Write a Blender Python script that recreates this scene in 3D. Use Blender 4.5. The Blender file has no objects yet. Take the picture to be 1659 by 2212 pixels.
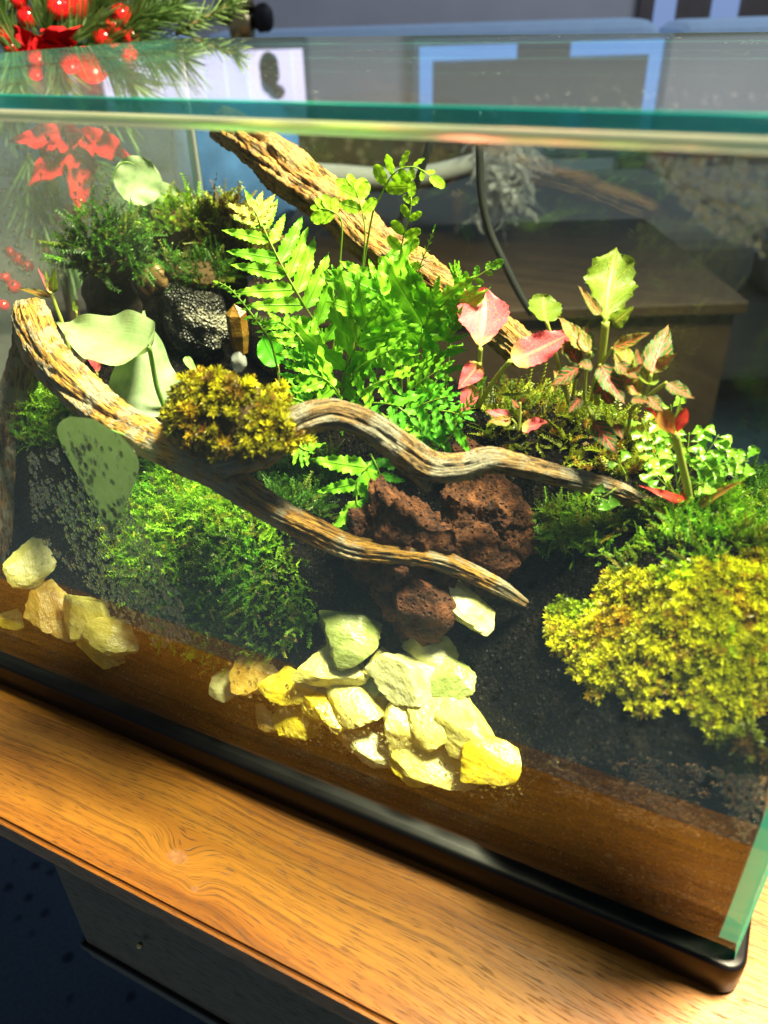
import bpy, bmesh, math, random
import numpy as np
from mathutils import Vector, Matrix, noise

random.seed(7)
rng = np.random.default_rng(11)
SC = bpy.context.scene
COL = SC.collection
V3 = Vector

# ------------------------------------------------------------------ camera
PW, PH, FPX = 1659.0, 2212.0, 1711.0          # measuring frame of the photograph
CAM = V3((-.0449, -.1897, .3221))
YAW, PITCH, ROLL = -.4766, .5761, -.0318
FW = V3((math.sin(YAW)*math.cos(PITCH), math.cos(YAW)*math.cos(PITCH), -math.sin(PITCH)))
_r = FW.cross(V3((0, 0, 1))).normalized(); _u = _r.cross(FW)
RT = _r*math.cos(ROLL) + _u*math.sin(ROLL)
UP = -_r*math.sin(ROLL) + _u*math.cos(ROLL)
cam = bpy.data.cameras.new('camera')
camo = bpy.data.objects.new('camera', cam); COL.objects.link(camo)
M = Matrix((RT, UP, -FW)).transposed().to_4x4(); M.translation = CAM
camo.matrix_world = M
cam.sensor_fit = 'HORIZONTAL'; cam.sensor_width = 36; cam.lens = 36*FPX/PW
cam.clip_start = .02; cam.clip_end = 60
cam.dof.use_dof = True; cam.dof.focus_distance = .40; cam.dof.aperture_fstop = cam.lens/1000/.0030
SC.camera = camo
SC.render.engine = 'CYCLES'

# ------------------------------------------------------------------ light
world = bpy.data.worlds.new('World'); SC.world = world; world.use_nodes = True
bg = world.node_tree.nodes['Background']
bg.inputs[0].default_value = (.70, .80, 1.0, 1); bg.inputs[1].default_value = .15
LDIR = V3((.33, .13, .93)).normalized()       # towards the lamp
LTGT = V3((-.20, .10, .10)); LDIST = 1.35
lamp = bpy.data.lights.new('desk_lamp_light', 'SPOT')
lamp.energy = 660; lamp.color = (1.0, .85, .55); lamp.shadow_soft_size = .17
lamp.spot_size = math.radians(88); lamp.spot_blend = .85
lo = bpy.data.objects.new('desk_lamp_light', lamp); COL.objects.link(lo)
lo.location = LTGT + LDIR*LDIST
lo.rotation_euler = LDIR.to_track_quat('Z', 'Y').to_euler()
_HD = V3((math.sin(YAW), math.cos(YAW), 0)); _HR = V3((_HD.y, -_HD.x, 0))
wl = bpy.data.lights.new('sofa_fill_light', 'AREA'); wl.energy = 12; wl.color = (.72, .84, 1.0); wl.size = .9
wo = bpy.data.objects.new('sofa_fill_light', wl); COL.objects.link(wo)                    # added bluish area light standing in for unseen daylight on sofa and wall
wo.location = V3((CAM.x, CAM.y, 1.75))+_HR*1.5+_HD*1.9
wo.rotation_euler = (wo.location-(V3((CAM.x, CAM.y, .1))+_HR*-.2+_HD*2.9)).to_track_quat('Z', 'Y').to_euler()
SC.view_settings.view_transform = 'Standard'; SC.view_settings.look = 'None'
SC.view_settings.exposure = .08; SC.view_settings.gamma = 1
try: SC.view_settings.use_curve_mapping = False
except Exception: pass
cy = SC.cycles
cy.max_bounces = 12; cy.transparent_max_bounces = 48; cy.transmission_bounces = 8
cy.glossy_bounces = 5; cy.diffuse_bounces = 3
cy.sample_clamp_indirect = 4; cy.caustics_reflective = False; cy.caustics_refractive = False
cy.use_denoising = True
try: cy.denoiser = 'OPENIMAGEDENOISE'
except Exception: pass

# ------------------------------------------------------------------ geometry of the view
def ray(px, py): return FW + RT*((px-PW/2)/FPX) - UP*((py-PH/2)/FPX)
def at(px, py, Y):
    d = ray(px, py); return CAM + d*((Y-CAM.y)/d.y)
def atz(px, py, Z):
    d = ray(px, py); return CAM + d*((Z-CAM.z)/d.z)
def depth(p): return (p-CAM).dot(FW)
def proj_np(P):
    d = P - np.array(CAM); z = d @ np.array(FW)
    return PW/2 + FPX*(d @ np.array(RT))/z, PH/2 - FPX*(d @ np.array(UP))/z
HD = V3((math.sin(YAW), math.cos(YAW), 0)); HR = V3((HD.y, -HD.x, 0))   # the room's axes
def room(a, b, z): return V3((CAM.x, CAM.y, 0)) + HR*a + HD*b + V3((0, 0, z))
def atroom(px, py, b):
    d = ray(px, py); return CAM + d*(b/d.dot(HD))
ROOM_ROT = math.atan2(HR.y, HR.x)

# ------------------------------------------------------------------ object helpers
WM = {}
def reg(o, M): WM[o.name] = M
def thing(name, label, cat, loc, group=None):
    o = bpy.data.objects.new(name, None); COL.objects.link(o)
    o.empty_display_size = .02; o.location = loc
    o['label'] = label; o['category'] = cat
    if group: o['group'] = group
    reg(o, Matrix.Translation(loc)); return o
def put(name, me, M=None, parent=None, label=None, cat=None, group=None, kind=None):
    M = M or Matrix()
    o = bpy.data.objects.new(name, me); COL.objects.link(o)
    if parent is not None:
        o.parent = parent; o.matrix_basis = WM[parent.name].inverted() @ M
    else: o.matrix_basis = M
    reg(o, M)
    if label: o['label'] = label
    if cat: o['category'] = cat
    if group: o['group'] = group
    if kind: o['kind'] = kind
    return o
def mesh(name, V, F, mat=None, smooth=True, cols=None, uv=None, fib=None, midx=None):
    me = bpy.data.meshes.new(name)
    V = np.asarray(V, dtype=np.float32)
    me.from_pydata(V.tolist() if len(V) < 20000 else V, [], F if isinstance(F, list) else F.tolist())
    for m in (mat if isinstance(mat, (list, tuple)) else [mat]):
        if m: me.materials.append(m)
    if smooth: me.polygons.foreach_set('use_smooth', np.ones(len(me.polygons), dtype=bool))
    if midx is not None: me.polygons.foreach_set('material_index', np.asarray(midx, dtype=np.int32))
    if cols is not None:
        a = me.attributes.new('tint', 'FLOAT_COLOR', 'POINT')
        c = np.ones((len(V), 4), np.float32); c[:, :3] = cols; a.data.foreach_set('color', c.ravel())
    if fib is not None:
        a = me.attributes.new('fib', 'FLOAT_VECTOR', 'POINT')
        a.data.foreach_set('vector', np.asarray(fib, np.float32).ravel())
    if uv is not None:
        l = me.uv_layers.new(name='UVMap'); vi = np.zeros(len(me.loops), np.int32)
        me.loops.foreach_get('vertex_index', vi)
        l.data.foreach_set('uv', np.asarray(uv, np.float32)[vi].ravel())
    me.update(); return me
def box_mesh(name, x0, x1, y0, y1, z0, z1, mat, bevel=0, seg=2):
    bm = bmesh.new()
    bmesh.ops.create_cube(bm, size=1)
    for v in bm.verts:
        v.co = V3((x0 if v.co.x < 0 else x1, y0 if v.co.y < 0 else y1, z0 if v.co.z < 0 else z1))
    if bevel: bmesh.ops.bevel(bm, geom=bm.edges[:], offset=bevel, segments=seg, affect='EDGES', profile=.5)
    me = bpy.data.meshes.new(name); bm.to_mesh(me); bm.free()
    for m in (mat if isinstance(mat, (list, tuple)) else [mat]): me.materials.append(m)
    return me
def n3(v, s=1.0, o=0.0): return noise.noise(V3((v[0]*s+o, v[1]*s-o, v[2]*s+2*o)))
def catmull(P, n):
    P = [np.array(p, float) for p in P]; P = [2*P[0]-P[1]] + P + [2*P[-1]-P[-2]]
    out = []; k = len(P)-3
    for i in range(n):
        t = i/(n-1)*k; j = min(int(t), k-1); u = t-j
        a, b, c, d = P[j:j+4]
        out.append(.5*((2*b)+(c-a)*u+(2*a-5*b+4*c-d)*u*u+(3*b-a-3*c+d)*u**3))
    return np.array(out)
def frames(C):
    T = np.gradient(C, axis=0); T /= np.linalg.norm(T, axis=1)[:, None]+1e-12
    n = np.cross(T[0], [0.3, .2, 1]); n /= np.linalg.norm(n); N = [n]
    for i in range(1, len(C)):
        n = N[-1] - T[i]*(N[-1] @ T[i]); n /= np.linalg.norm(n)+1e-12; N.append(n)
    N = np.array(N); return T, N, np.cross(T, N)
def tube(name, P, r0, r1, mat, n=16, seg=8, uvlen=False):
    C = catmull(P, n); T, N, B = frames(C); V = []; fb = []
    for i in range(n):
        r = r0+(r1-r0)*i/(n-1)
        for k in range(seg):
            a = 2*math.pi*k/seg; V.append(C[i]+r*(N[i]*math.cos(a)+B[i]*math.sin(a)))
    F = [[i*seg+k, i*seg+(k+1) % seg, (i+1)*seg+(k+1) % seg, (i+1)*seg+k] for i in range(n-1) for k in range(seg)]
    F += [[k for k in range(seg)][::-1], [(n-1)*seg+k for k in range(seg)]]
    return mesh(name, V, F, mat)

# ------------------------------------------------------------------ material helpers
class NT:
    def __init__(s, name):
        s.m = bpy.data.materials.new(name); s.m.use_nodes = True; s.t = s.m.node_tree; s.t.nodes.clear()
        s.out = s.n('ShaderNodeOutputMaterial')
    def n(s, typ, **kw):
        nd = s.t.nodes.new(typ)
        for k, v in kw.items():
            if k.startswith('i_'):
                key = k[2:]; key = int(key) if key.isdigit() else key.replace('_', ' ')
                s.set(nd.inputs[key], v)
            else: setattr(nd, k, v)
        return nd
    def set(s, inp, v):
        if hasattr(v, 'is_output'): s.t.links.new(v, inp)
        elif isinstance(v, bpy.types.Node): s.t.links.new(v.outputs[0], inp)
        else: inp.default_value = v
    def math(s, op, a, b=0.0, c=None, clamp=False):
        nd = s.n('ShaderNodeMath', operation=op, use_clamp=clamp); s.set(nd.inputs[0], a); s.set(nd.inputs[1], b)
        if c is not None: s.set(nd.inputs[2], c)
        return nd.outputs[0]
    def mix(s, f, a, b, typ='MIX'):
        nd = s.n('ShaderNodeMix', data_type='RGBA', blend_type=typ)
        s.set(nd.inputs[0], f); s.set(nd.inputs[6], a); s.set(nd.inputs[7], b); return nd.outputs[2]
    def ramp(s, f, stops, interp='LINEAR'):
        nd = s.n('ShaderNodeValToRGB'); s.set(nd.inputs[0], f); cr = nd.color_ramp; cr.interpolation = interp
        while len(cr.elements) < len(stops): cr.elements.new(.5)
        for e, (p, c) in zip(cr.elements, stops):
            e.position = p; e.color = (*c, 1) if len(c) == 3 else c
        return nd.outputs[0]
    def ss(s, v, a, b):
        nd = s.n('ShaderNodeMapRange', interpolation_type='SMOOTHSTEP'); s.set(nd.inputs[0], v)
        nd.inputs[1].default_value = a; nd.inputs[2].default_value = b; return nd.outputs[0]
    def noise(s, vec, scale, detail=4, rough=.55, dist=0.0):
        nd = s.n('ShaderNodeTexNoise'); 
        if vec is not None: s.set(nd.inputs['Vector'], vec)
        nd.inputs['Scale'].default_value = scale; nd.inputs['Detail'].default_value = detail
        nd.inputs['Roughness'].default_value = rough; nd.inputs['Distortion'].default_value = dist
        return nd.outputs[0]
    def vor(s, vec, scale, feature='F1', rnd=1.0):
        nd = s.n('ShaderNodeTexVoronoi', feature=feature)
        if vec is not None: s.set(nd.inputs['Vector'], vec)
        nd.inputs['Scale'].default_value = scale; nd.inputs['Randomness'].default_value = rnd
        return nd
    def coord(s, which='Object'): return s.n('ShaderNodeTexCoord').outputs[which]
    def geo(s, which='Position'): return s.n('ShaderNodeNewGeometry').outputs[which]
    def scale(s, v, sc):
        nd = s.n('ShaderNodeVectorMath', operation='MULTIPLY'); s.set(nd.inputs[0], v); s.set(nd.inputs[1], sc); return nd.outputs[0]
    def bump(s, h, strength=.5, dist=.001):
        nd = s.n('ShaderNodeBump'); s.set(nd.inputs['Height'], h); nd.inputs['Strength'].default_value = strength
        nd.inputs['Distance'].default_value = dist; return nd.outputs[0]
    def bsdf(s, col, rough=.5, normal=None, spec=.5, **kw):
        nd = s.n('ShaderNodeBsdfPrincipled'); s.set(nd.inputs['Base Color'], col if not isinstance(col, tuple) or len(col) == 4 else (*col, 1))
        s.set(nd.inputs['Roughness'], rough); s.set(nd.inputs['Specular IOR Level'], spec)
        if normal is not None: s.set(nd.inputs['Normal'], normal)
        for k, v in kw.items(): s.set(nd.inputs[k.replace('_', ' ')], v)
        return nd.outputs[0]
    def done(s, sh): s.t.links.new(sh, s.out.inputs[0]); return s.m
    def leafy(s, col, rough=.4, trans=.35, normal=None, tcol=None, spec=.5):
        b = s.bsdf(col, rough, normal, spec)
        tr = s.n('ShaderNodeBsdfTranslucent'); s.set(tr.inputs[0], tcol if tcol is not None else col)
        if normal is not None: s.set(tr.inputs['Normal'], normal)
        mx = s.n('ShaderNodeMixShader'); mx.inputs[0].default_value = trans
        s.t.links.new(b, mx.inputs[1]); s.t.links.new(tr.outputs[0], mx.inputs[2])
        return s.done(mx.outputs[0])
    def rand(s): return s.n('ShaderNodeObjectInfo').outputs['Random']
def plain(name, col, rough=.5, spec=.5, nsc=0, namp=.15, bump=0, bdist=.001, **kw):
    t = NT(name); c = (*col, 1)
    nrm = None
    if nsc:
        nz = t.noise(t.coord(), nsc)
        c = t.mix(nz, (*[x*(1-namp*2) for x in col], 1), (*[min(1, x*(1+namp*2)) for x in col], 1))
        if bump: nrm = t.bump(nz, bump, bdist)
    return t.done(t.bsdf(c, rough, nrm, spec, **kw))

# ---- table wood
def mk_wood(name, light, mid, dark, knots=(), fx=1.0, rough=.38):
    t = NT(name); P = t.geo(); sx = t.n('ShaderNodeSeparateXYZ'); t.set(sx.inputs[0], P)
    x, y, z = sx.outputs[0], sx.outputs[1], sx.outputs[2]
    yz = t.math('ADD', y, t.math('MULTIPLY', z, .9))
    w1 = t.noise(t.scale(P, (3.2, 6, 6)), 1.0, 2, .45); w2 = t.noise(t.scale(P, (12, 22, 22)), 1.0, 2, .5)
    yy = t.math('ADD', yz, t.math('MULTIPLY', w1, .055)); yy = t.math('ADD', yy, t.math('MULTIPLY', w2, .006))
    knotm = None
    for (kx, ky, amp, sg) in knots:
        d = t.n('ShaderNodeVectorMath', operation='DISTANCE'); t.set(d.inputs[0], t.scale(P, (.62, 1, 0))); d.inputs[1].default_value = (kx*.62, ky, 0)
        g = t.math('POWER', 2.718, t.math('MULTIPLY', t.math('POWER', t.math('DIVIDE', d.outputs[1], sg), 2), -1))
        yy = t.math('ADD', yy, t.math('MULTIPLY', g, amp))
        km = t.ss(d.outputs[1], sg*.42, sg*.2); knotm = km if knotm is None else t.math('MAXIMUM', knotm, km)
    cb = t.n('ShaderNodeCombineXYZ'); t.set(cb.inputs[0], t.math('MULTIPLY', x, 1.4*fx)); t.set(cb.inputs[1], t.math('MULTIPLY', yy, 34))
    band = t.noise(cb.outputs[0], 1.0, 5, .62)
    cb2 = t.n('ShaderNodeCombineXYZ'); t.set(cb2.inputs[0], t.math('MULTIPLY', x, 95*fx)); t.set(cb2.inputs[1], t.math('MULTIPLY', yy, 2100))
    pore = t.ss(t.noise(cb2.outputs[0], 1.0, 2, .5), .56, .66)
    cb3 = t.n('ShaderNodeCombineXYZ'); t.set(cb3.inputs[0], t.math('MULTIPLY', x, 7*fx)); t.set(cb3.inputs[1], t.math('MULTIPLY', yy, 480))
    fine = t.noise(cb3.outputs[0], 1.0, 3, .6)
    cb4 = t.n('ShaderNodeCombineXYZ'); t.set(cb4.inputs[0], t.math('MULTIPLY', x, 3.0*fx)); t.set(cb4.inputs[1], t.math('MULTIPLY', yy, 70)); figure = t.math('MAXIMUM', t.ss(t.noise(cb4.outputs[0], 1.0, 3, .6), .60, .74), t.math('MULTIPLY', t.ss(t.noise(t.scale(P, (7, 16, 16)), 1.0, 2, .5, .6), .52, .75), .7))
    c = t.ramp(band, [(.28, dark), (.42, mid), (.56, light), (.74, mid)])
    c = t.mix(t.math('MULTIPLY', t.ss(fine, .46, .66), .55), c, (dark[0]*1.3, dark[1]*1.3, dark[2]*1.3, 1))
    c = t.mix(t.math('MULTIPLY', figure, .78), c, (*dark, 1))
    c = t.mix(t.math('MULTIPLY', t.math('MULTIPLY', pore, t.math('ADD', .25, t.noise(t.scale(P, (9, 30, 30)), 1.0, 2))), .85), c, (dark[0]*.42, dark[1]*.36, dark[2]*.4, 1))
    if knotm is not None:
        kn = t.noise(t.scale(P, (300, 300, 300)), 1.0, 3)
        c = t.mix(t.math('MULTIPLY', knotm, .8), c, t.ramp(kn, [(.3, (.16, .06, .025)), (.7, (.42, .19, .08))]))
    h = t.math('SUBTRACT', t.math('MULTIPLY', fine, .4), pore)
    rg = t.math('ADD', t.math('MULTIPLY', pore, .25), rough)
    return t.done(t.bsdf(c, rg, t.bump(h, .35, .0006), .45))
_k1 = atz(383, 1850, 0); _k2 = atz(421, 1921, 0)
M_TABLE = mk_wood('table_wood', (.34, .138, .014), (.23, .080, .008), (.050, .016, .004),
                  ((_k1.x, _k1.y, .011, .010), (_k2.x, _k2.y, .005, .004)))
M_PANEL = mk_wood('dark_panel_wood', (.055, .035, .02), (.04, .025, .015), (.02, .012, .008), (), 1, .45)
M_CHEST = mk_wood('chest_wood', (.05, .027, .012), (.034, .018, .008), (.016, .008, .004), (), .4, .5)
M_BLACK = plain('black_tray_plastic', (.004, .004, .005), .34, .2, 90, .2, .0, .0004)
M_TRIM = plain('black_trim', (.012, .012, .012), .25)

# ---- glass: straight-through panes with fresnel reflection, seen-through condensation on the inside
def mk_glass(name, fog=None, tint=(.93, .985, .96)):
    t = NT(name); back = t.geo('Backfacing')
    ior = t.math('ADD', 1.5, t.math('MULTIPLY', back, 1/1.5-1.5))
    fr = t.n('ShaderNodeFresnel'); t.set(fr.inputs[0], ior)
    tr = t.n('ShaderNodeBsdfTransparent'); tr.inputs[0].default_value = (*tint, 1)
    gl = t.n('ShaderNodeBsdfGlossy'); gl.inputs['Roughness'].default_value = .012; gl.inputs[0].default_value = (1, 1, 1, 1)
    mx = t.n('ShaderNodeMixShader'); t.set(mx.inputs[0], fr.outputs[0]); t.t.links.new(tr.outputs[0], mx.inputs[1]); t.t.links.new(gl.outputs[0], mx.inputs[2])
    sh = mx.outputs[0]
    if fog:
        f = fog(t)
        df = t.n('ShaderNodeBsdfDiffuse'); df.inputs[0].default_value = (.62, .68, .66, 1)
        tl = t.n('ShaderNodeBsdfTranslucent'); tl.inputs[0].default_value = (.62, .68, .66, 1)
        m2 = t.n('ShaderNodeMixShader'); m2.inputs[0].default_value = .5
        t.t.links.new(df.outputs[0], m2.inputs[1]); t.t.links.new(tl.outputs[0], m2.inputs[2])
        m3 = t.n('ShaderNodeMixShader'); t.set(m3.inputs[0], f); t.t.links.new(sh, m3.inputs[1]); t.t.links.new(m2.outputs[0], m3.inputs[2])
        sh = m3.outputs[0]
    return t.done(sh)
def fog_front(t):
    P = t.geo(); sx = t.n('ShaderNodeSeparateXYZ'); t.set(sx.inputs[0], P)
    n1 = t.ss(t.noise(t.scale(P, (13, 13, 8)), 1.0, 4, .6, .4), .42, .68)
    lo = t.math('MULTIPLY', t.ss(sx.outputs[2], .16, .07), t.math('MULTIPLY', t.ss(sx.outputs[2], .05, .085), .22))     # damp band over the soil
    hi = t.math('MULTIPLY', t.ss(sx.outputs[2], .21, .27), t.math('ADD', .4, t.math('MULTIPLY', t.ss(sx.outputs[0], -.16, -.26), 1.6)))                                # misted top
    lf = t.math('MULTIPLY', t.ss(sx.outputs[0], -.19, -.32), .7)
    a = t.math('ADD', t.math('ADD', lo, hi), lf)
    fine = t.noise(t.scale(P, (900, 900, 900)), 1.0, 2, .6)
    return t.math('MULTIPLY', t.math('MULTIPLY', a, t.math('ADD', .25, n1)), t.math('MULTIPLY', fine, .058), clamp=True)
def fog_side(t):
    P = t.geo(); n1 = t.ss(t.noise(t.scale(P, (9, 9, 9)), 1.0, 4, .6, .4), .35, .7)
    fine = t.noise(t.scale(P, (700, 700, 700)), 1.0, 2, .6)
    return t.math('MULTIPLY', t.math('ADD', .3, n1), t.math('MULTIPLY', fine, .015), clamp=True)
def fog_left(t):
    P = t.geo(); n1 = t.ss(t.noise(t.scale(P, (9, 9, 9)), 1.0, 4, .6, .4), .35, .7)
    fine = t.noise(t.scale(P, (700, 700, 700)), 1.0, 2, .6)
    return t.math('MULTIPLY', t.math('ADD', .6, n1), t.math('MULTIPLY', fine, .17), clamp=True)
def fog_lid(t):
    P = t.geo(); sp = t.vor(P, 260).outputs['Distance']
    dots = t.math('MULTIPLY', t.ss(sp, .16, .05), t.ss(t.noise(P, 22, 2), .56, .62))
    return t.math('ADD', t.math('MULTIPLY', dots, .5), .015, clamp=True)
G_FRONT = mk_glass('front_glass', fog_front)
G_SIDE = mk_glass('side_glass', fog_side)
G_LEFT = mk_glass('left_glass', fog_left)
G_LID = mk_glass('lid_glass', fog_lid, (.97, .99, .98))
def mk_edge(name, c1, c2, c3, rough=.12):
    t = NT(name); P = t.geo()
    n = t.noise(t.scale(P, (9, 9, 60)), 1.0, 2, .4); n2 = t.noise(t.scale(P, (5, 5, 260)), 1.0, 2, .5)
    c = t.ramp(n, [(.35, c1), (.52, c2), (.60, c3), (.7, c1)])
    c = t.mix(t.math('MULTIPLY', n2, .5), c, (*c1, 1))
    b = t.bsdf(c, rough, None, .6, Transmission_Weight=.45, IOR=1.5)
    tr = t.n('ShaderNodeBsdfTransparent'); t.set(tr.inputs[0], t.mix(.55, c, (.4, .9, .8, 1))); mx = t.n('ShaderNodeMixShader'); mx.inputs[0].default_value = .3
    t.t.links.new(b, mx.inputs[1]); t.t.links.new(tr.outputs[0], mx.inputs[2])
    return t.done(mx.outputs[0])
G_EDGE = mk_edge('green_glass_edge', (.0, .15, .14), (.0, .33, .31), (.05, .62, .48))
t = NT('frosted_glass_edge'); G_BEVEL = t.done(t.bsdf((.88, .95, .80, 1), .30, t.bump(t.noise(t.scale(t.geo(), (300, 300, 900)), 1.0, 2), .1, .0005), .5, Transmission_Weight=.9, IOR=1.2))
t = NT('piped_light_glass_edge'); G_EDGEV = t.leafy(t.mix(t.noise(t.scale(t.geo(), (60, 60, 14)), 1.0, 2), (.02, .42, .30, 1), (.16, .85, .62, 1)), .15, .55)  # light piped through the glass is put into this bright teal colour
t = NT('water_drop')
b_ = t.bsdf((1, 1, 1, 1), .0, None, .5, Transmission_Weight=1.0, IOR=1.33); mx = t.n('ShaderNodeMixShader'); mx.inputs[0].default_value = .25
tr = t.n('ShaderNodeBsdfTransparent'); t.t.links.new(b_, mx.inputs[1]); t.t.links.new(tr.outputs[0], mx.inputs[2]); M_DROP = t.done(mx.outputs[0])

# ------------------------------------------------------------------ setting: carpet, wall, table
t = NT('carpet_pile'); P = t.coord()
nz = t.noise(P, 260, 3); sp = t.vor(P, 38, 'F1', .45).outputs['Distance']; tuft = t.ss(sp, .30, .12)
c = t.mix(nz, (.030, .050, .080, 1), (.07, .11, .16, 1)); c = t.mix(t.math('MULTIPLY', tuft, .75), c, (.008, .014, .028, 1))
M_CARPET = t.done(t.bsdf(c, .95, t.bump(t.math('SUBTRACT', t.math('MULTIPLY', nz, .4), tuft), .8, .004), .1))
ZF = -.45
put('carpet', mesh('carpet', [room(-6, -3, ZF), room(6, -3, ZF), room(6, 3.6, ZF), room(-6, 3.6, ZF)], [[0, 1, 2, 3]], M_CARPET), kind='structure',
    label='dark blue tufted carpet under the wooden table')
M_WALL = plain('wall_paint', (.82, .78, .79), .9, .2, 6, .06)
def roombox(name, a0, a1, b0, b1, z0, z1, mat, parent=None, bevel=0, seg=2, **kw):
    ca, cb = (a0+a1)/2, (b0+b1)/2
    me = box_mesh(name, a0-ca, a1-ca, b0-cb, b1-cb, z0, z1, mat, bevel, seg)
    M = Matrix.Translation(room(ca, cb, 0)) @ Matrix.Rotation(ROOM_ROT, 4, 'Z')
    return put(name, me, M, parent, **kw)
roombox('wall', -6, 6, 3.4, 3.5, ZF, 2.4, M_WALL, kind='structure', label='grey painted wall behind the sofa')

TX0, TX1, TY0, TY1 = -.70, .42, -.0640, .405
table = thing('wooden_table', 'warm brown wooden table with a knot, carrying the glass terrarium', 'table', V3((-.14, .17, ZF)))
bm = bmesh.new(); bmesh.ops.create_cube(bm, size=1)
for v in bm.verts: v.co = V3((TX0 if v.co.x < 0 else TX1, TY0 if v.co.y < 0 else TY1, -.016 if v.co.z < 0 else 0))
bmesh.ops.bevel(bm, geom=[e for e in bm.edges if abs(e.verts[0].co.z-e.verts[1].co.z) < 1e-6], offset=.0022, segments=3, affect='EDGES')
me = bpy.data.meshes.new('table_top'); bm.to_mesh(me); bm.free(); me.materials.append(M_TABLE)
put('table_top', me, None, table)
put('edge_moulding', box_mesh('edge_moulding', TX0+.004, TX1-.004, TY0+.0035, TY1-.004, -.0225, -.0162, M_PANEL, .0012), None, table)
put('drawer_front', box_mesh('drawer_front', -.318, TX1-.02, TY0+.014, TY1-.03, -.128, -.0227, M_PANEL, .0015), None, table)
put('bottom_trim', box_mesh('bottom_trim', -.321, TX1-.018, TY0+.0115, TY1-.028, -.1325, -.1283, M_TRIM, .001), None, table)
put('bottom_trim', box_mesh('bottom_trim', -.318, TX1-.02, TY0+.013, TY1-.03, -.1405, -.1345, M_TRIM, .001), None, table)
t = NT('brass'); M_BRASS = t.done(t.bsdf((.55, .42, .2, 1), .3, None, .5, Metallic=1.0))
bm = bmesh.new(); bmesh.ops.create_uvsphere(bm, u_segments=12, v_segments=8, radius=.0017); me = bpy.data.meshes.new('highlight_bead'); bm.to_mesh(me); bm.free(); me.materials.append(M_BRASS)
put('highlight_bead', me, Matrix.Translation(at(302, 2042, TY0+.011)), table)  # brass bead added as a small highlight on the drawer front
for lx in (TX0+.04, TX1-.06):
    for ly in (TY0+.05, TY1-.06):
        put('leg', box_mesh('leg', lx, lx+.03, ly, ly+.03, ZF+.001, -.0227, M_PANEL, .002), None, table)

# ------------------------------------------------------------------ terrarium shell
LX, DY, HT, HL = -.503, .372, .0182, .300
LT = .0043
tank = thing('glass_terrarium', 'rectangular glass terrarium with misted panes standing in a black tray', 'terrarium', V3((-.25, .186, 0)))
def rounded(x0, x1, y0, y1, r, n=7):
    out = []
    for (cx, cy_, a0) in ((x1-r, y1-r, 0), (x0+r, y1-r, 90), (x0+r, y0+r, 180), (x1-r, y0+r, 270)):
        for i in range(n+1):
            a = math.radians(a0+90*i/n); out.append((cx+r*math.cos(a), cy_+r*math.sin(a)))
    return out
V, F = [], []
rings = [(.0012, .0008), (0, .0022), (0, HT-.0016), (.0005, HT-.0005), (.0016, HT)]
for ins, z in rings: V += [(x, y, z) for x, y in rounded(LX-.006+ins, 0-ins, 0+ins, DY+.006-ins, .0075-ins)]
k = len(V)//len(rings)
for i in range(len(rings)-1):
    for j in range(k): F.append([i*k+j, i*k+(j+1) % k, (i+1)*k+(j+1) % k, (i+1)*k+j])
F += [list(range(k))[::-1], [(len(rings)-1)*k+j for j in range(k)]]
me = mesh('base_tray', V, F, M_BLACK)
for q in list(me.polygons): q.use_smooth = abs(q.normal.z) < .95 and not (abs(q.normal.z) < .05 and max(abs(q.normal.x), abs(q.normal.y)) > .999)
try: me.set_sharp_from_angle(angle=math.radians(60))
except Exception: pass
put('base_tray', me, None, tank)
PT = .0062                                        # pane thickness
PF, PB = .0048, .0048+PT
def pane(name, x0, x1, y0, y1, z0, z1, gm, thin):
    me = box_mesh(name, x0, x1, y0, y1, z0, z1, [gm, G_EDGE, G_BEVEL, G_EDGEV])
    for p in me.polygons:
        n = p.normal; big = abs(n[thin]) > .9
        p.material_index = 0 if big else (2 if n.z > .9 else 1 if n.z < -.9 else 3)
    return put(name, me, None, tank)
z0p, z1p = HT-.004, HL-LT-.0004
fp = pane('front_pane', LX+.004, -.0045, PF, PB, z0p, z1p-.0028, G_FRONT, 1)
# ground top edge of the front pane, chamfered forwards
V = [(LX+.004, PF, z1p-.0027), (-.0045, PF, z1p-.0027), (-.0045, PB, z1p-.0027), (LX+.004, PB, z1p-.0027), (LX+.004, PF+.0026, z1p), (-.0045, PF+.0026, z1p), (-.0045, PB, z1p), (LX+.004, PB, z1p)]
put('ground_edge', mesh('ground_edge', V, [[0, 1, 5, 4], [4, 5, 6, 7], [3, 7, 6, 2], [0, 4, 7, 3], [1, 2, 6, 5]], G_BEVEL, False), None, tank)
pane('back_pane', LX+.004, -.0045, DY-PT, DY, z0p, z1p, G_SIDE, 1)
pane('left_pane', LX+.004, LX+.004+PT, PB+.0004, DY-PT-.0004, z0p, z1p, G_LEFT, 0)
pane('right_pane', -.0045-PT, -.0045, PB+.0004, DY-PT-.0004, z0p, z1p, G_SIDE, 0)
M_SIL = plain('silicone', (.5, .53, .52), .25, .5, Transmission_Weight=.6)
for cx in (LX+.004+PT, -.0045-PT):
    put('silicone_bead', tube('silicone_bead', [(cx, DY-PT, z0p+.002), (cx, DY-PT, .15), (cx, DY-PT, z1p-.002)], .0022, .0022, M_SIL, 6, 8), None, tank)
me = box_mesh('glass_cover', LX, .001, .0066, DY+.001, HL-LT, HL, [G_LID, G_EDGE], .0004, 1)
for p in me.polygons: p.material_index = 0 if abs(p.normal.z) > .9 else 1
put('glass_cover', me, None, None, 'clear glass lid with green edges lying on top of the terrarium', 'lid')

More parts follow.
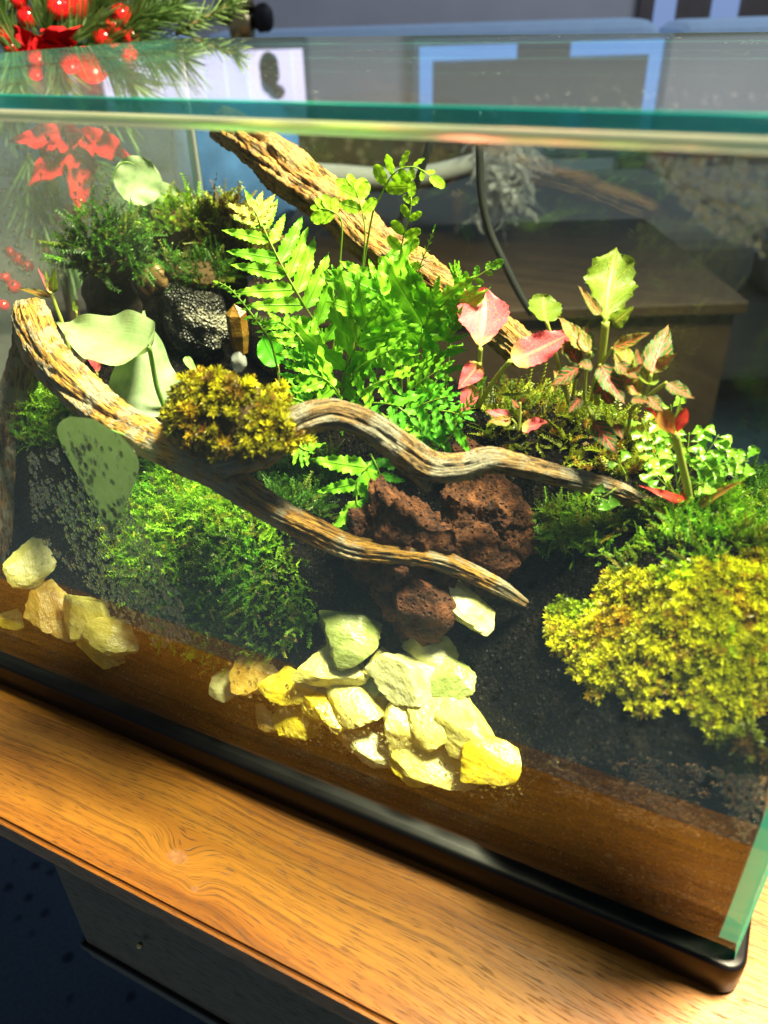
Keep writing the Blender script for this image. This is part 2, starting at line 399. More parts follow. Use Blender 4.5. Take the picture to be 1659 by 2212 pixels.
# ------------------------------------------------------------------ soil
def G(x, y, cx, cy_, a, sx, sy): return a*np.exp(-.5*((x-cx)/sx)**2-.5*((y-cy_)/sy)**2)
_lump = rng.uniform(-1, 1, (60, 4))
def soil_h(x, y):
    x = np.asarray(x, float); y = np.asarray(y, float)
    h = .0605+.21*np.minimum(y, .165)-(.16+.26/(1+np.exp(-(x+.16)/.02)))*np.maximum(y-.165, 0)
    h = h-.040*np.exp(-((y-.010)/.028)**2)/(1+np.exp((x+.092)/.006))      # gully along the glass, filled with stones
    h = h+G(x, y, -.040, .075, .062, .040, .062)      # right bank
    h = h+G(x, y, -.125, .185, .050, .05, .05)        # behind the lava rock
    h = h+G(x, y, -.245, .175, .030, .05, .05)        # fern foot
    h = h+G(x, y, -.240, .060, .050, .040, .024)      # moss mound by the glass
    h = h+G(x, y, -.385, .105, .060, .060, .038)      # left bank
    h = h+G(x, y, -.435, .262, .070, .045, .045)
    h = h-G(x, y, -.140, .045, .010, .035, .03)
    h = h+(G(x, y, -.04, .05, 1, .04, .04)+G(x, y, -.24, .05, 1, .04, .03))*.0034*np.sin(x*420+3*np.sin(y*300))*np.sin(y*380+2*np.sin(x*260))
    for (a, b, c, d) in _lump:
        h = h+.0016*np.sin(140*(a*x+b*y)+6*c)*(.5+.5*d)*.35
    return np.clip(h, .03, .24)
SX0, SX1, SY0, SY1 = LX+.0108, -.0112, PB+.0006, DY-PT-.0006
nx, ny = 240, 175
gx = np.linspace(SX0, SX1, nx); gy = np.linspace(SY0, SY1, ny)
XX, YY = np.meshgrid(gx, gy); ZZ = soil_h(XX, YY)
jit = np.array([[noise.noise(V3((x*160, y*160, 3)))*.0011+noise.noise(V3((x*420, y*420, 9)))*.0008 for x in gx] for y in gy])
ZZ = ZZ+jit
V = np.stack([XX, YY, ZZ], -1).reshape(-1, 3)
idx = np.arange(nx*ny).reshape(ny, nx)
F = np.stack([idx[:-1, :-1], idx[:-1, 1:], idx[1:, 1:], idx[1:, :-1]], -1).reshape(-1, 4).tolist()
rim = list(idx[0, :])+list(idx[1:, -1])+list(idx[-1, -2::-1])+list(idx[-2:0:-1, 0])
nb = len(V); low = V[rim].copy(); low[:, 2] = HT-.003; V = np.vstack([V, low]); k = len(rim)
F += [[rim[i], nb+i, nb+(i+1) % k, rim[(i+1) % k]] for i in range(k)]
t = NT('wet_black_soil'); P = t.coord()
n1 = t.noise(P, 420, 5, .7); n2 = t.noise(P, 90, 4); vo = t.vor(P, 520).outputs['Distance']
c = t.ramp(n2, [(.3, (.0025, .0025, .0028)), (.55, (.006, .0055, .005)), (.75, (.016, .012, .008))])
c = t.mix(t.ss(n1, .66, .78), c, (.028, .022, .016, 1))
M_SOIL = t.done(t.bsdf(c, t.ramp(n1, [(.4, (.25,)*3), (.6, (.7,)*3)]), t.bump(t.math('ADD', n1, t.math('MULTIPLY', vo, -.8)), 1.0, .0016), t.math('MULTIPLY', t.ss(t.noise(P, 700, 2), .60, .72), .5)))
put('soil', mesh('soil', V, F, M_SOIL), kind='stuff', label='wet black potting soil heaped inside the terrarium', cat='soil')
def sz(x, y): return float(soil_h(x, y))
def soil_hit(px, py, lift=0.0, ymin=.0130):
    d = ray(px, py); y = ymin
    while y < .36:
        p = CAM+d*((y-CAM.y)/d.y)
        if p.z <= sz(p.x, p.y)+lift: return p
        y += .0006
    return p

# ------------------------------------------------------------------ scatter helper
def scatter(tmpls, pos, nrm, length, lean, colfn, spin=True):
    """tmpls: list of (V,F,tip); grows each template along nrm at pos. Returns V,F,C arrays."""
    Vs, Fs, Cs = [], [], []; off = 0
    for i in range(len(pos)):
        tv, tf, tt = tmpls[int(rng.integers(len(tmpls)))]
        z = np.array(nrm[i])+rng.normal(0, lean, 3); z /= np.linalg.norm(z)+1e-9
        a = rng.normal(0, 1, 3); x = np.cross(a, z); x /= np.linalg.norm(x)+1e-9; y = np.cross(z, x)
        L = length[i]
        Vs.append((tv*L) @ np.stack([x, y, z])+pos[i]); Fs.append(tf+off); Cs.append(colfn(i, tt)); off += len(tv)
    return np.vstack(Vs), np.vstack(Fs), np.vstack(Cs)
def feather_tmpl(n=12, bend=.5, seed=0):
    r = np.random.default_rng(seed); V, F, T = [], [], []
    def c(t): return np.array([bend*t*t*.6, .12*math.sin(3*t+seed)*t, t*(1-.25*bend*t)])
    for i in range(5):
        for s in (-1, 1): V.append(c(i/4)+np.array([0, s*.018*(1-.6*i/4), 0])); T.append(i/4)
    for i in range(4): F.append([2*i, 2*i+1, 2*i+3, 2*i+2])
    for i in range(n):
        t_ = .12+.88*i/(n-1)
        for s in (-1, 1, 0):
            if s == 0 and r.random() < .4: continue
            b = c(t_); Ll = .22*(1-.55*t_)*r.uniform(.7, 1.2)
            d = np.array([.25*r.normal(), s*1.0 if s else .2*r.normal(), .75+.2*r.normal()]) if s else np.array([r.choice([-1, 1])*.9, .2*r.normal(), .7])
            d /= np.linalg.norm(d); w = np.cross(d, [1, .2, .1]); w /= np.linalg.norm(w)+1e-9
            k = len(V); V += [b, b+d*Ll*.5+w*Ll*.24, b+d*Ll, b+d*Ll*.5-w*Ll*.24]; T += [t_]*4; F.append([k, k+1, k+2, k+3])
    return np.array(V), np.array(F), np.array(T)
def star_tmpl(n=20, seed=0):
    r = np.random.default_rng(seed); V, F, T = [], [], []
    for i in range(n):
        t_ = .25+.75*i/(n-1); a = i*2.4+r.uniform(-.3, .3); el = math.radians(22+55*t_*t_)+r.uniform(-.15, .15)
        b = np.array([0, 0, t_*.72]); Ll = (.46 if t_ < .85 else .36)*r.uniform(.8, 1.15)
        d = np.array([math.cos(a)*math.cos(el), math.sin(a)*math.cos(el), math.sin(el)])
        w = np.array([-math.sin(a), math.cos(a), 0]); dn = np.array([0, 0, -.10])
        k = len(V); V += [b, b+d*Ll*.45+w*Ll*.17, b+d*Ll+dn, b+d*Ll*.45-w*Ll*.17]; T += [t_, t_, min(1, t_+.15), t_]; F.append([k, k+1, k+2, k+3])
    for s in (0, 1):
        k = len(V); w = np.array([.035, 0, 0]) if s else np.array([0, .035, 0])
        V += [-w, w, w*.6+[0, 0, .8], -w*.6+[0, 0, .8]]; T += [0, 0, .3, .3]; F.append([k, k+1, k+2, k+3])
    return np.array(V), np.array(F), np.array(T)
FEATH = [feather_tmpl(12, b, s) for s, b in enumerate((.3, .6, .9, 1.2, -.5))]
STAR = [star_tmpl(20, s) for s in range(5)]
def in_poly(x, y, poly):
    x = np.asarray(x); y = np.asarray(y); c = np.zeros(x.shape, bool); n = len(poly); j = n-1
    for i in range(n):
        xi, yi = poly[i]; xj, yj = poly[j]
        c ^= ((yi > y) != (yj > y)) & (x < (xj-xi)*(y-yi)/(yj-yi+1e-9)+xi); j = i
    return c
def mk_moss(name, rough=.42, trans=.35):
    t = NT(name); a = t.n('ShaderNodeAttribute', attribute_name='tint').outputs[0]
    return t.leafy(a, rough, trans)
M_MOSS = mk_moss('moss_leaf'); M_STAR = mk_moss('star_moss_leaf', .35, .4)
def palette(c0, c1, c2, jitter=.35):
    c0, c1, c2 = map(np.array, (c0, c1, c2))
    def fn(i, tt):
        f = rng.random(); b = c0+(c1-c0)*f; j = 1+jitter*rng.normal()*.5
        if rng.random() < .12: b = c2
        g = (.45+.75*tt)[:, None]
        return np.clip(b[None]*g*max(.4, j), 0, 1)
    return fn
def soil_sample(poly, n, ylim=(.013, .35), xlim=(SX0+.003, SX1-.003), clump=0):
    out = []; tries = 0
    while len(out) < n and tries < 60:
        tries += 1
        x = rng.uniform(*xlim, 20000); y = rng.uniform(*ylim, 20000); z = soil_h(x, y)
        P = np.stack([x, y, z], -1); u, v = proj_np(P); m = in_poly(u, v, poly)
        if clump: m &= np.array([noise.noise(V3((a*70, b*70, clump))) for a, b in zip(x, y)]) > rng.uniform(-.55, .30, len(x))
        out += list(P[m])
    P = np.array(out[:n]); e = .002
    gx_ = (soil_h(P[:, 0]+e, P[:, 1])-soil_h(P[:, 0]-e, P[:, 1]))/(2*e); gy_ = (soil_h(P[:, 0], P[:, 1]+e)-soil_h(P[:, 0], P[:, 1]-e))/(2*e)
    N = np.stack([-gx_, -gy_, np.ones(len(P))], -1); N /= np.linalg.norm(N, axis=1)[:, None]
    return P, N
def clamp_pane(V):
    V[:, 1] = np.maximum(V[:, 1], PB+.0010+.0008*rng.random(len(V))); V[:, 0] = np.minimum(V[:, 0], SX1); V[:, 0] = np.maximum(V[:, 0], SX0); return V
def moss_on_soil(name, label, poly, n, L, tm, pal, mat, lean=.5, sink=.0015, clump=0, ylim=(.013, .35), toward=None):
    P, N = soil_sample(poly, n, ylim, clump=clump)
    if toward is not None: N = N+np.array(toward)
    P = P-N*sink
    Ls = rng.uniform(*L, len(P))*np.array([.75+.9*max(0, .5+.8*noise.noise(V3((a*75, b*75, 5.5)))) for a, b, _ in P])
    def pal2(i, tt):
        a, b, _ = P[i]; q = noise.noise(V3((a*48, b*48, 8.1))); w = .95+.5*noise.noise(V3((a*130, b*130, 2.2)))
        m = np.array([.78, .60, .6]) if q > .30 else np.array([.62, .86, .8]) if q < -.28 else np.ones(3)
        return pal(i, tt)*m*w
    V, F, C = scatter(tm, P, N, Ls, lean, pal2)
    c = P.mean(0); V = clamp_pane(V)
    return put(name, mesh(name, V-c, F, mat, False, C), Matrix.Translation(V3(c)), None, label, 'moss')
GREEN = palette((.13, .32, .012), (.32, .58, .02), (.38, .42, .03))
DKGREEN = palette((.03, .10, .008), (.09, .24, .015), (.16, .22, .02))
YEL = palette((.42, .45, .010), (.78, .74, .020), (.44, .30, .02), .5)
YELB = palette((.28, .27, .010), (.60, .54, .018), (.26, .15, .02), .6)
OLIVE = palette((.16, .20, .012), (.34, .38, .02), (.28, .15, .02))

# ------------------------------------------------------------------ driftwood
def mk_bark(name, light, mid, grey, dark, greyamt=.5):
    t = NT(name); f = t.n('ShaderNodeAttribute', attribute_name='fib').outputs['Vector']; P = t.coord()
    s1 = t.noise(t.scale(f, (3.0, 3.0, 5)), 1.0, 5, .62); s2 = t.noise(t.scale(f, (9, 9, 9)), 1.0, 4, .62, .3)
    pt = t.noise(P, 75, 4, .6); gr = t.noise(P, 900, 3, .6); lich = t.vor(P, 420).outputs['Distance']
    c = t.ramp(s1, [(.30, dark), (.42, mid), (.55, light), (.68, mid), (.78, dark)])
    c = t.mix(t.math('MULTIPLY', t.ss(s2, .50, .58), .9), c, (*dark, 1))
    g = t.math('MULTIPLY', t.ss(t.math('ADD', pt, t.math('MULTIPLY', s2, .25)), .58, .70), greyamt)
    c = t.mix(g, c, t.mix(gr, (grey[0]*.55, grey[1]*.55, grey[2]*.5, 1), (*grey, 1)))
    c = t.mix(t.ss(gr, .66, .8), c, (.02, .014, .008, 1))
    h = t.math('ADD', t.math('MULTIPLY', s2, -.8), t.math('ADD', t.math('MULTIPLY', s1, .8), t.math('MULTIPLY', gr, .4)))
    return t.done(t.bsdf(c, .78, t.bump(h, 1.0, .0032), .3))
M_BARK = mk_bark('driftwood_bark', (.66, .36, .065), (.38, .18, .04), (.52, .47, .36), (.045, .024, .010), .75)
M_BARKG = mk_bark('grey_driftwood_bark', (.38, .23, .09), (.20, .12, .055), (.42, .38, .30), (.018, .012, .007), .85)
M_BARKB = mk_bark('pale_driftwood_bark', (.56, .30, .08), (.36, .16, .035), (.50, .36, .20), (.04, .02, .008), .45)
def limb(name, pts, mat, parent, n=190, seg=40, groove=.22, seed=0., flat=.0, ends=True):
    P = []
    for (px, py, Y, r) in pts:
        p = at(px, py, Y); P.append([*p, r*depth(p)/FPX])
    C = catmull(P, n); R = C[:, 3]; C = C[:, :3]
    T, N, B = frames(C); L = np.concatenate([[0], np.cumsum(np.linalg.norm(np.diff(C, axis=0), axis=1))])
    V, FB = [], []
    for i in range(n):
        for k in range(seg):
            a = 2*math.pi*k/seg; tw = a+L[i]*5; ca, sa = math.cos(tw), math.sin(tw)
            q = V3((ca*1.3+seed, sa*1.3, L[i]*20)); g = noise.noise(q)
            q2 = V3((ca*2.6+seed, sa*2.6, L[i]*11)); g2 = noise.noise(q2)
            q3 = V3((ca*6+seed, sa*6, L[i]*34)); g3 = noise.noise(q3); g4 = noise.noise(V3((ca*9+seed, sa*9, L[i]*320)))
            rid = -max(0, .22-abs(g2))*3.6+.25
            r = R[i]*(1+groove*(.8*g+.85*rid-.55*max(0, .2-abs(g3))*3+.22*g4))
            e = min(i, n-1-i)/3.0
            if ends and e < 1: r *= max(.05, math.sqrt(max(0, 1-(1-e)**2))*.9+.1)
            V.append(C[i]+r*(N[i]*math.cos(a)+B[i]*math.sin(a))); FB.append([math.cos(a), math.sin(a), L[i]*10])
    F = [[i*seg+k, i*seg+(k+1) % seg, (i+1)*seg+(k+1) % seg, (i+1)*seg+k] for i in range(n-1) for k in range(seg)]
    F += [[k for k in range(seg)][::-1], [(n-1)*seg+k for k in range(seg)]]
    V = np.array(V); V[:, 1] = np.maximum(V[:, 1], PB+.0006)
    return put(name, mesh(name, V, F, mat, True, fib=FB), None, parent)
wood = thing('driftwood', 'forked orange-brown driftwood branch lying behind the front glass', 'driftwood', V3((-.3, .06, .1)))
limb('limb', [(62, 652, .082, 30), (72, 690, .078, 40), (105, 765, .066, 43), (165, 838, .054, 42), (240, 900, .044, 41), (320, 946, .035, 42), (400, 985, .030, 42), (465, 1015, .029, 38), (540, 1068, .031, 31), (620, 1115, .036, 28), (700, 1155, .041, 27), (760, 1182, .047, 25), (850, 1195, .055, 22), (940, 1208, .061, 22), (1010, 1235, .067, 21), (1080, 1270, .073, 18), (1138, 1306, .079, 9)], M_BARK, wood, 420, 64, .32, 1.3)
limb('limb', [(400, 975, .034, 34), (470, 990, .032, 42), (545, 975, .034, 42), (610, 935, .038, 35), (660, 905, .043, 32), (720, 893, .050, 31), (790, 915, .055, 32), (860, 965, .061, 33), (930, 1010, .066, 30), (1000, 1010, .071, 27), (1060, 995, .077, 28), (1130, 1008, .086, 25), (1220, 1030, .096, 24), (1310, 1050, .106, 24), (1370, 1075, .116, 19), (1422, 1094, .126, 10)], M_BARKG, wood, 400, 64, .32, 4.1)
limb('limb', [(850, 985, .066, 18), (890, 1020, .066, 15), (928, 1062, .067, 6)], M_BARKG, wood, 60, 24, .2, 2.2)
limb('limb', [(64, 672, .086, 30), (56, 740, .090, 30), (40, 830, .088, 32), (14, 910, .080, 33), (8, 1000, .066, 34), (14, 1090, .052, 34), (22, 1170, .044, 30), (26, 1230, .040, 24)], M_BARKG, wood, 140, 36, .28, 7.7)
limb('limb', [(84, 760, .09, 16), (66, 820, .095, 18), (40, 880, .1, 18), (20, 960, .1, 18)], M_BARKG, wood, 60, 24, .25, 8.1)
backwood = thing('driftwood_pole', 'thick tan driftwood pole leaning diagonally from the lid behind the fern', 'driftwood', V3((-.2, .2, .13)))
limb('limb', [(470, 258, .272, 34), (530, 298, .267, 42), (600, 350, .26, 47), (660, 400, .252, 45), (730, 450, .245, 44), (800, 520, .236, 42), (870, 570, .23, 40), (940, 612, .222, 38), (1010, 662, .215, 36), (1090, 722, .205, 36), (1140, 768, .197, 30)], M_BARKB, backwood, 300, 64, .40, 3.3)

# ------------------------------------------------------------------ rocks and stones
def rock_mesh(name, sx, sy, sz_, seed, mat, planes=11, sub=3, rough=.03, nscale=1.6, cut=.62):
    r = random.Random(seed); bm = bmesh.new(); bmesh.ops.create_icosphere(bm, subdivisions=sub, radius=1)
    pl = []
    for _ in range(planes):
        n = V3((r.gauss(0, 1), r.gauss(0, 1), r.gauss(0, 1))).normalized(); pl.append((n, r.uniform(cut, .95)))
    for v in bm.verts:
        d = v.co.normalized(); R = 1.0
        for n, h in pl:
            k = d.dot(n)
            if k > .05: R = min(R, h/k)
        q = d*R
        R *= 1+rough*noise.noise(q*nscale*3+V3((seed, 0, 0)))+rough*.6*noise.noise(q*nscale*9+V3((0, seed, 0)))
        v.co = d*R
    for v in bm.verts: v.co = V3((v.co.x*sx, v.co.y*sy, v.co.z*sz_))
    me = bpy.data.meshes.new(name); bm.to_mesh(me); bm.free(); me.materials.append(mat)
    for p in me.polygons: p.use_smooth = True
    try: me.set_sharp_from_angle(angle=math.radians(28))
    except Exception: pass
    return me
def mk_stone(name, c1, c2, c3, sss=.35):
    t = NT(name); P = t.coord(); rd = t.rand()
    n1 = t.noise(P, 80, 6, .7); n2 = t.noise(t.scale(P, (60, 240, 90)), 1.0, 5, .65); n3_ = t.noise(P, 600, 3)
    c = t.ramp(n1, [(.3, c1), (.5, c2), (.72, c3)])
    c = t.mix(t.math('MULTIPLY', t.ss(n2, .50, .66), .75), c, (c1[0]*.8, c1[1]*.78, c1[2]*.7, 1))
    c = t.mix(t.math('MULTIPLY', t.ss(n3_, .62, .8), .35), c, (.30, .26, .12, 1))
    c = t.mix(t.math('MULTIPLY', t.ss(t.noise(P, 130, 5, .7), .60, .70), .6), c, (.10, .08, .03, 1))
    return t.done(t.bsdf(c, .27, t.bump(t.math('ADD', t.math('MULTIPLY', n2, .8), t.math('MULTIPLY', n3_, .35)), .6, .002), .6, Subsurface_Weight=sss, Subsurface_Radius=(.004, .0038, .002), Subsurface_Scale=1.0))
def _s(*c): return c
S_PALE = mk_stone('pale_calcite', (.44, .40, .07), (.58, .53, .13), (.68, .65, .27))
S_YEL = mk_stone('yellow_calcite', (.50, .37, .012), (.66, .53, .03), (.74, .65, .12))
S_AMB = mk_stone('amber_calcite', (.40, .21, .02), (.52, .36, .06), (.62, .50, .16))
S_GRN = mk_stone('green_calcite', (.18, .23, .05), (.30, .36, .10), (.44, .48, .20))
S_WHT = mk_stone('white_calcite', (.48, .47, .17), (.58, .58, .26), (.68, .68, .38))
def stone(px, py, w, h, mat, seed, label, tilt=0, lift=.35, y=None, flat=.50):
    p = at(px, py, y) if y else soil_hit(px, py+h*.18, lift*h*.0003, .0135)
    k = depth(p)/FPX
    a, b = w/2*k*1.58, h/2*k*1.58; c = min(a, b)*flat
    p = at(px, py, max(p.y, PB+.001+c*.85))
    me = rock_mesh('yellow_stone', a*1.12, b*1.12, c*1.1, seed, mat, 17, 4, .06, 1.5, .44)
    # local x,y face the viewer's side of the bank, local z leans out of it
    zl = (CAM-p).normalized()*.8+V3((0, 0, .45)); zl.normalize()
    xl = (RT*math.cos(math.radians(tilt))-UP*math.sin(math.radians(tilt))); xl = (xl-zl*xl.dot(zl)).normalized(); yl = zl.cross(xl)
    M = Matrix((xl, yl, zl)).transposed().to_4x4(); M.translation = p
    # keep it behind the pane
    ymin = min((M @ v.co).y for v in me.vertices)
    if ymin < PB+.0008: M.translation = p+V3((0, PB+.0008-ymin, 0))
    return put('stone', me, M, None, label, 'stone', 'pale yellow stones on the soil')
ST = [
 (993, 1298, 140, 82, S_WHT, 1, 'lone cream stone lying under the tip of the lower driftwood twig', 40, .066),
 (755, 1366, 98, 96, S_GRN, 2, 'murky green stone beside the foot of the red rock', 20, .044),
 (719, 1440, 112, 78, S_PALE, 3, 'lumpy pale stone directly below the murky green stone', 0, None),
 (550, 1467, 104, 84, S_AMB, 4, 'amber stone at the left end of the long stone row, beside a small white one', 10, None),
 (485, 1482, 66, 58, S_WHT, 5, 'small whitish stone at the far left end of the long stone row', 0, None),
 (638, 1488, 118, 72, S_YEL, 6, 'brightest lemon yellow stone with a flat top in the left of the row', -8, None),
 (640, 1566, 80, 76, S_YEL, 7, 'yellow stone jutting down below the brightest lemon stone', 55, None),
 (573, 1548, 84, 66, S_AMB, 8, 'dull amber stone tucked under the amber stone near the row end', 15, None),
 (719, 1530, 88, 92, S_YEL, 9, 'yellow stone right of the brightest lemon stone, against the glass', 70, None),
 (783, 1512, 128, 76, S_PALE, 10, 'long pale stone tilted steeply in the middle of the row', 62, None),
 (826, 1433, 74, 54, S_PALE, 11, 'small pale stone at the top of the pile, left of the cream slab', -20, None),
 (874, 1460, 118, 104, S_WHT, 12, 'large cream slab in the upper middle of the stone pile', 60, None),
 (926, 1410, 92, 60, S_WHT, 13, 'whitish angular stone topping the pile below the red rock', 25, None),
 (935, 1447, 86, 46, S_PALE, 14, 'narrow pale wedge beneath the whitish angular stone', 10, None),
 (981, 1466, 88, 66, S_GRN, 15, 'pale green stone at the upper right of the pile', -30, None),
 (878, 1556, 112, 92, S_PALE, 16, 'big smooth cream stone at the front centre of the pile', 65, None),
 (953, 1546, 104, 82, S_PALE, 17, 'cream stone right of the big smooth front stone', 75, None),
 (803, 1618, 78, 58, S_WHT, 18, 'greyish white stone at the bottom of the pile, left of a small yellow one', 25, None),
 (764, 1578, 82, 58, S_AMB, 19, 'dull tan stone above the greyish white bottom stone', 40, None),
 (840, 1606, 62, 46, S_YEL, 20, 'small yellow stone wedged under the big smooth front stone', 0, None),
 (892, 1654, 66, 58, S_YEL, 21, 'small yellow stone at the very bottom edge of the pile', 40, None),
 (937, 1640, 128, 86, S_PALE, 22, 'broad creamy stone at the bottom of the pile, against the glass', 40, None),
 (1017, 1590, 142, 98, S_PALE, 23, 'large rough cream stone left of the rightmost stone', 48, None),
 (1058, 1650, 142, 84, S_YEL, 24, 'rightmost blocky yellow stone at the end of the pile', 32, None),
 (806, 1484, 56, 52, S_GRN, 25, 'small greenish stone in the gap left of the cream slab', 0, None),
 (95, 1322, 122, 96, S_AMB, 26, 'amber stone at the left, pressed to the glass below the driftwood leg', 70, None),
 (26, 1340, 66, 34, S_YEL, 27, 'thin yellow stone sliver at the left edge beside the amber stone', -15, None),
 (187, 1328, 92, 84, S_PALE, 28, 'misted pale stone right of the left amber stone', 60, None),
 (217, 1404, 92, 58, S_YEL, 29, 'yellow stone lowest in the left group of stones', 38, None),
 (246, 1362, 84, 62, S_PALE, 30, 'misted pale stone at the right end of the left group', 20, None),
 (66, 1215, 66, 78, S_PALE, 31, 'faint misted stone above the left amber stone', 80, None),
]
for s in ST: stone(*s[:7], tilt=s[7], y=s[8])
# red lava rock
t = NT('red_lava'); P = t.coord(); n1 = t.noise(P, 130, 6, .7); n2 = t.noise(P, 35, 3); vo = t.vor(P, 330).outputs['Distance']
c = t.ramp(n1, [(.36, (.012, .005, .003)), (.52, (.105, .034, .012)), (.70, (.27, .100, .036))])
c = t.mix(t.ss(n2, .55, .7), c, (.05, .016, .01, 1))
M_LAVA = t.done(t.bsdf(c, .8, t.bump(t.math('ADD', n1, t.math('MULTIPLY', t.ss(vo, .0, .35), .9)), 1.0, .006), .3))
def lump(name, px, py, Y, w, h, d, seed, mat, parent=None, sub=5, amp=.22, freq=1.7, rot=0, **kw):
    p = at(px, py, Y); k = depth(p)/FPX; r = random.Random(seed)
    me = rock_mesh(name, w/2*k, d/2*k, h/2*k, seed, mat, 9, sub, .02, 1.3, .66)
    for v in me.vertices:
        q = V3(v.co)*freq*60; s_ = noise.noise(q+V3((seed*3.1, 0, 0)))*amp+noise.noise(q*2.7)*amp*.5-abs(noise.noise(q*5.5))*amp*.35-max(0, noise.noise(q*9)-.15)*amp*.7
        v.co = v.co*(1+s_)
    return put(name, me, Matrix.Translation(p) @ Matrix.Rotation(math.radians(rot), 4, 'Y'), parent, **kw)
lava = thing('lava_rock', 'pitted red-brown lava rock between the fern and the lower twig', 'rock', V3((-.15, .08, .07)))
lump('boulder', 1050, 1118, .108, 255, 225, 170, 5, M_LAVA, lava, 6, .20, 1.4)
lump('boulder', 868, 1222, .070, 255, 420, 180, 8, M_LAVA, lava, 6, .22, 1.4, 4)
lump('boulder', 910, 1310, .058, 150, 200, 110, 14, M_LAVA, lava, 4, .22, 1.6)
lump('boulder', 1010, 975, .135, 90, 60, 60, 17, M_LAVA, lava, 4, .2, 1.6)
lump('boulder', 1000, 1205, .085, 230, 180, 130, 21, M_LAVA, lava, 6, .22, 1.4)

# back left rockery
t = NT('black_porous_rock'); P = t.coord(); vo = t.vor(P, 520).outputs['Distance']; n1 = t.noise(P, 60, 4)
c = t.mix(t.ss(vo, .15, .5), (.006, .006, .005, 1), t.mix(t.ss(n1, .5, .65), (.035, .034, .026, 1), (.30, .28, .20, 1)))
M_BLKROCK = t.done(t.bsdf(c, .35, t.bump(vo, 1.0, .003), .6))
lump('black_rock', 428, 690, .225, 165, 205, 120, 31, M_BLKROCK, None, 5, .12, 1.2, label='black porous rock glinting behind the pale vine leaves', cat='rock')
M_DKROCK = plain('dark_brown_rock', (.030, .023, .018), .75, .3, 160, .4, .9, .003)
lump('dark_boulder', 400, 625, .292, 330, 270, 130, 33, M_DKROCK, None, 5, .10, 1.0, label='dark brown boulder carrying the moss heaps in the rear left', cat='rock')
lump('dark_boulder', 235, 655, .215, 150, 170, 110, 37, M_DKROCK, None, 5, .10, 1.0, label='shaded dark boulder under the moss mass by the left pane', cat='rock')
S_TAN = mk_stone('tan_pebble', (.13, .075, .03), (.24, .145, .05), (.34, .23, .09), .1)
PB_ = [(312, 592, 46, 95, .25, 41, 'upright tan pebble left of the black rock under the moss cap'), (342, 600, 40, 70, .245, 42, 'small tan pebble leaning on the upright pebble'),
       (440, 530, 95, 62, .275, 43, 'orange-tan pebble lying under the crest of the moss heap'), (335, 690, 30, 75, .24, 44, 'narrow tan pebble along the left side of the black rock'),
       (288, 560, 44, 70, .248, 45, 'shaded brown pebble at the left end of the moss heap')]
for (px, py, w, h, Y, sd, lb) in PB_:
    p = at(px, py, Y); k = depth(p)/FPX
    put('pebble', rock_mesh('pebble', w/2*k, w/2.4*k, h/2*k, sd, S_TAN, 5, 3, .02, 1, .85), Matrix.Translation(p) @ Matrix.Rotation(.25*math.sin(sd), 4, 'Y'), None, lb, 'pebble', 'tan pebbles in the rear rockery')
M_AMBER = mk_stone('amber_crystal', (.13, .06, .008), (.24, .12, .015), (.36, .22, .045), .3)
cr = thing('amber_crystal', 'upright amber crystal on a clear foot in front of the black rock', 'crystal', at(516, 800, .185))
p = at(514, 712, .19); k = depth(p)/FPX
prof = [(.0, -52, 16), (0, -10, 24), (0, 34, 24), (-4, 50, 3)]
V, F = [], []
for (ox, oy, r) in prof:
    for i in range(6):
        a = i*math.pi/3+.4; V.append((p.x+(ox+r*math.cos(a))*k, p.y+r*.8*math.sin(a)*k, p.z+(oy+(6 if i in (0, 1) and oy > 30 else 0))*k))
for j in range(3):
    for i in range(6): F.append([j*6+i, j*6+(i+1) % 6, j*6+6+(i+1) % 6, j*6+6+i])
F += [[5, 4, 3, 2, 1, 0], [18, 19, 20, 21, 22, 23]]
put('crystal', mesh('crystal', V, F, M_AMBER, False), None, cr)
t = NT('clear_quartz'); M_QUARTZ = t.done(t.bsdf((.8, .82, .78, 1), .25, None, .5, Transmission_Weight=.7))
p = at(516, 782, .187); k = depth(p)/FPX
put('foot', rock_mesh('foot', 18*k, 16*k, 26*k, 51, M_QUARTZ, 7, 3, .04, 1.5, .7), Matrix.Translation(p), cr)

# ------------------------------------------------------------------ moss
P1 = [(250, 1060), (320, 1010), (430, 1040), (520, 1105), (625, 1150), (650, 1240), (668, 1340), (610, 1400), (500, 1425), (390, 1400), (310, 1310), (255, 1200)]
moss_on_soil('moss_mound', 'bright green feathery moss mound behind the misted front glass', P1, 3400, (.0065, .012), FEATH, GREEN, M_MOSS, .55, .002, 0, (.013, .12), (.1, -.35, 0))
P2 = [(540, 1010), (640, 955), (725, 975), (725, 1060), (700, 1120), (610, 1105)]
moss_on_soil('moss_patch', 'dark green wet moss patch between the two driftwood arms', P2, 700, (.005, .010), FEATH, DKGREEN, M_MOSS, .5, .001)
P3 = [(1060, 1190), (1150, 1105), (1250, 1070), (1420, 1090), (1560, 1075), (1659, 1090), (1720, 1200), (1560, 1225), (1450, 1220), (1340, 1235), (1250, 1180), (1150, 1195)]
moss_on_soil('moss_patch', 'bright green feathery moss on the bank around the red-leaved seedling', P3, 3000, (.005, .011), FEATH, GREEN, M_MOSS, .5, .001, 2.5)
P4 = [(1180, 1345), (1225, 1300), (1300, 1310), (1320, 1245), (1450, 1240), (1560, 1215), (1700, 1200), (1720, 1500), (1620, 1530), (1560, 1590), (1480, 1530), (1400, 1540), (1350, 1500), (1290, 1500), (1262, 1440), (1235, 1450), (1215, 1400)]
moss_on_soil('moss_cushion', 'yellow star moss cushion spilling down the bank at the right glass', P4, 4600, (.0036, .0072), STAR, YEL, M_STAR, .55, .001, 6.5, (.013, .12), (0, -.5, 0))
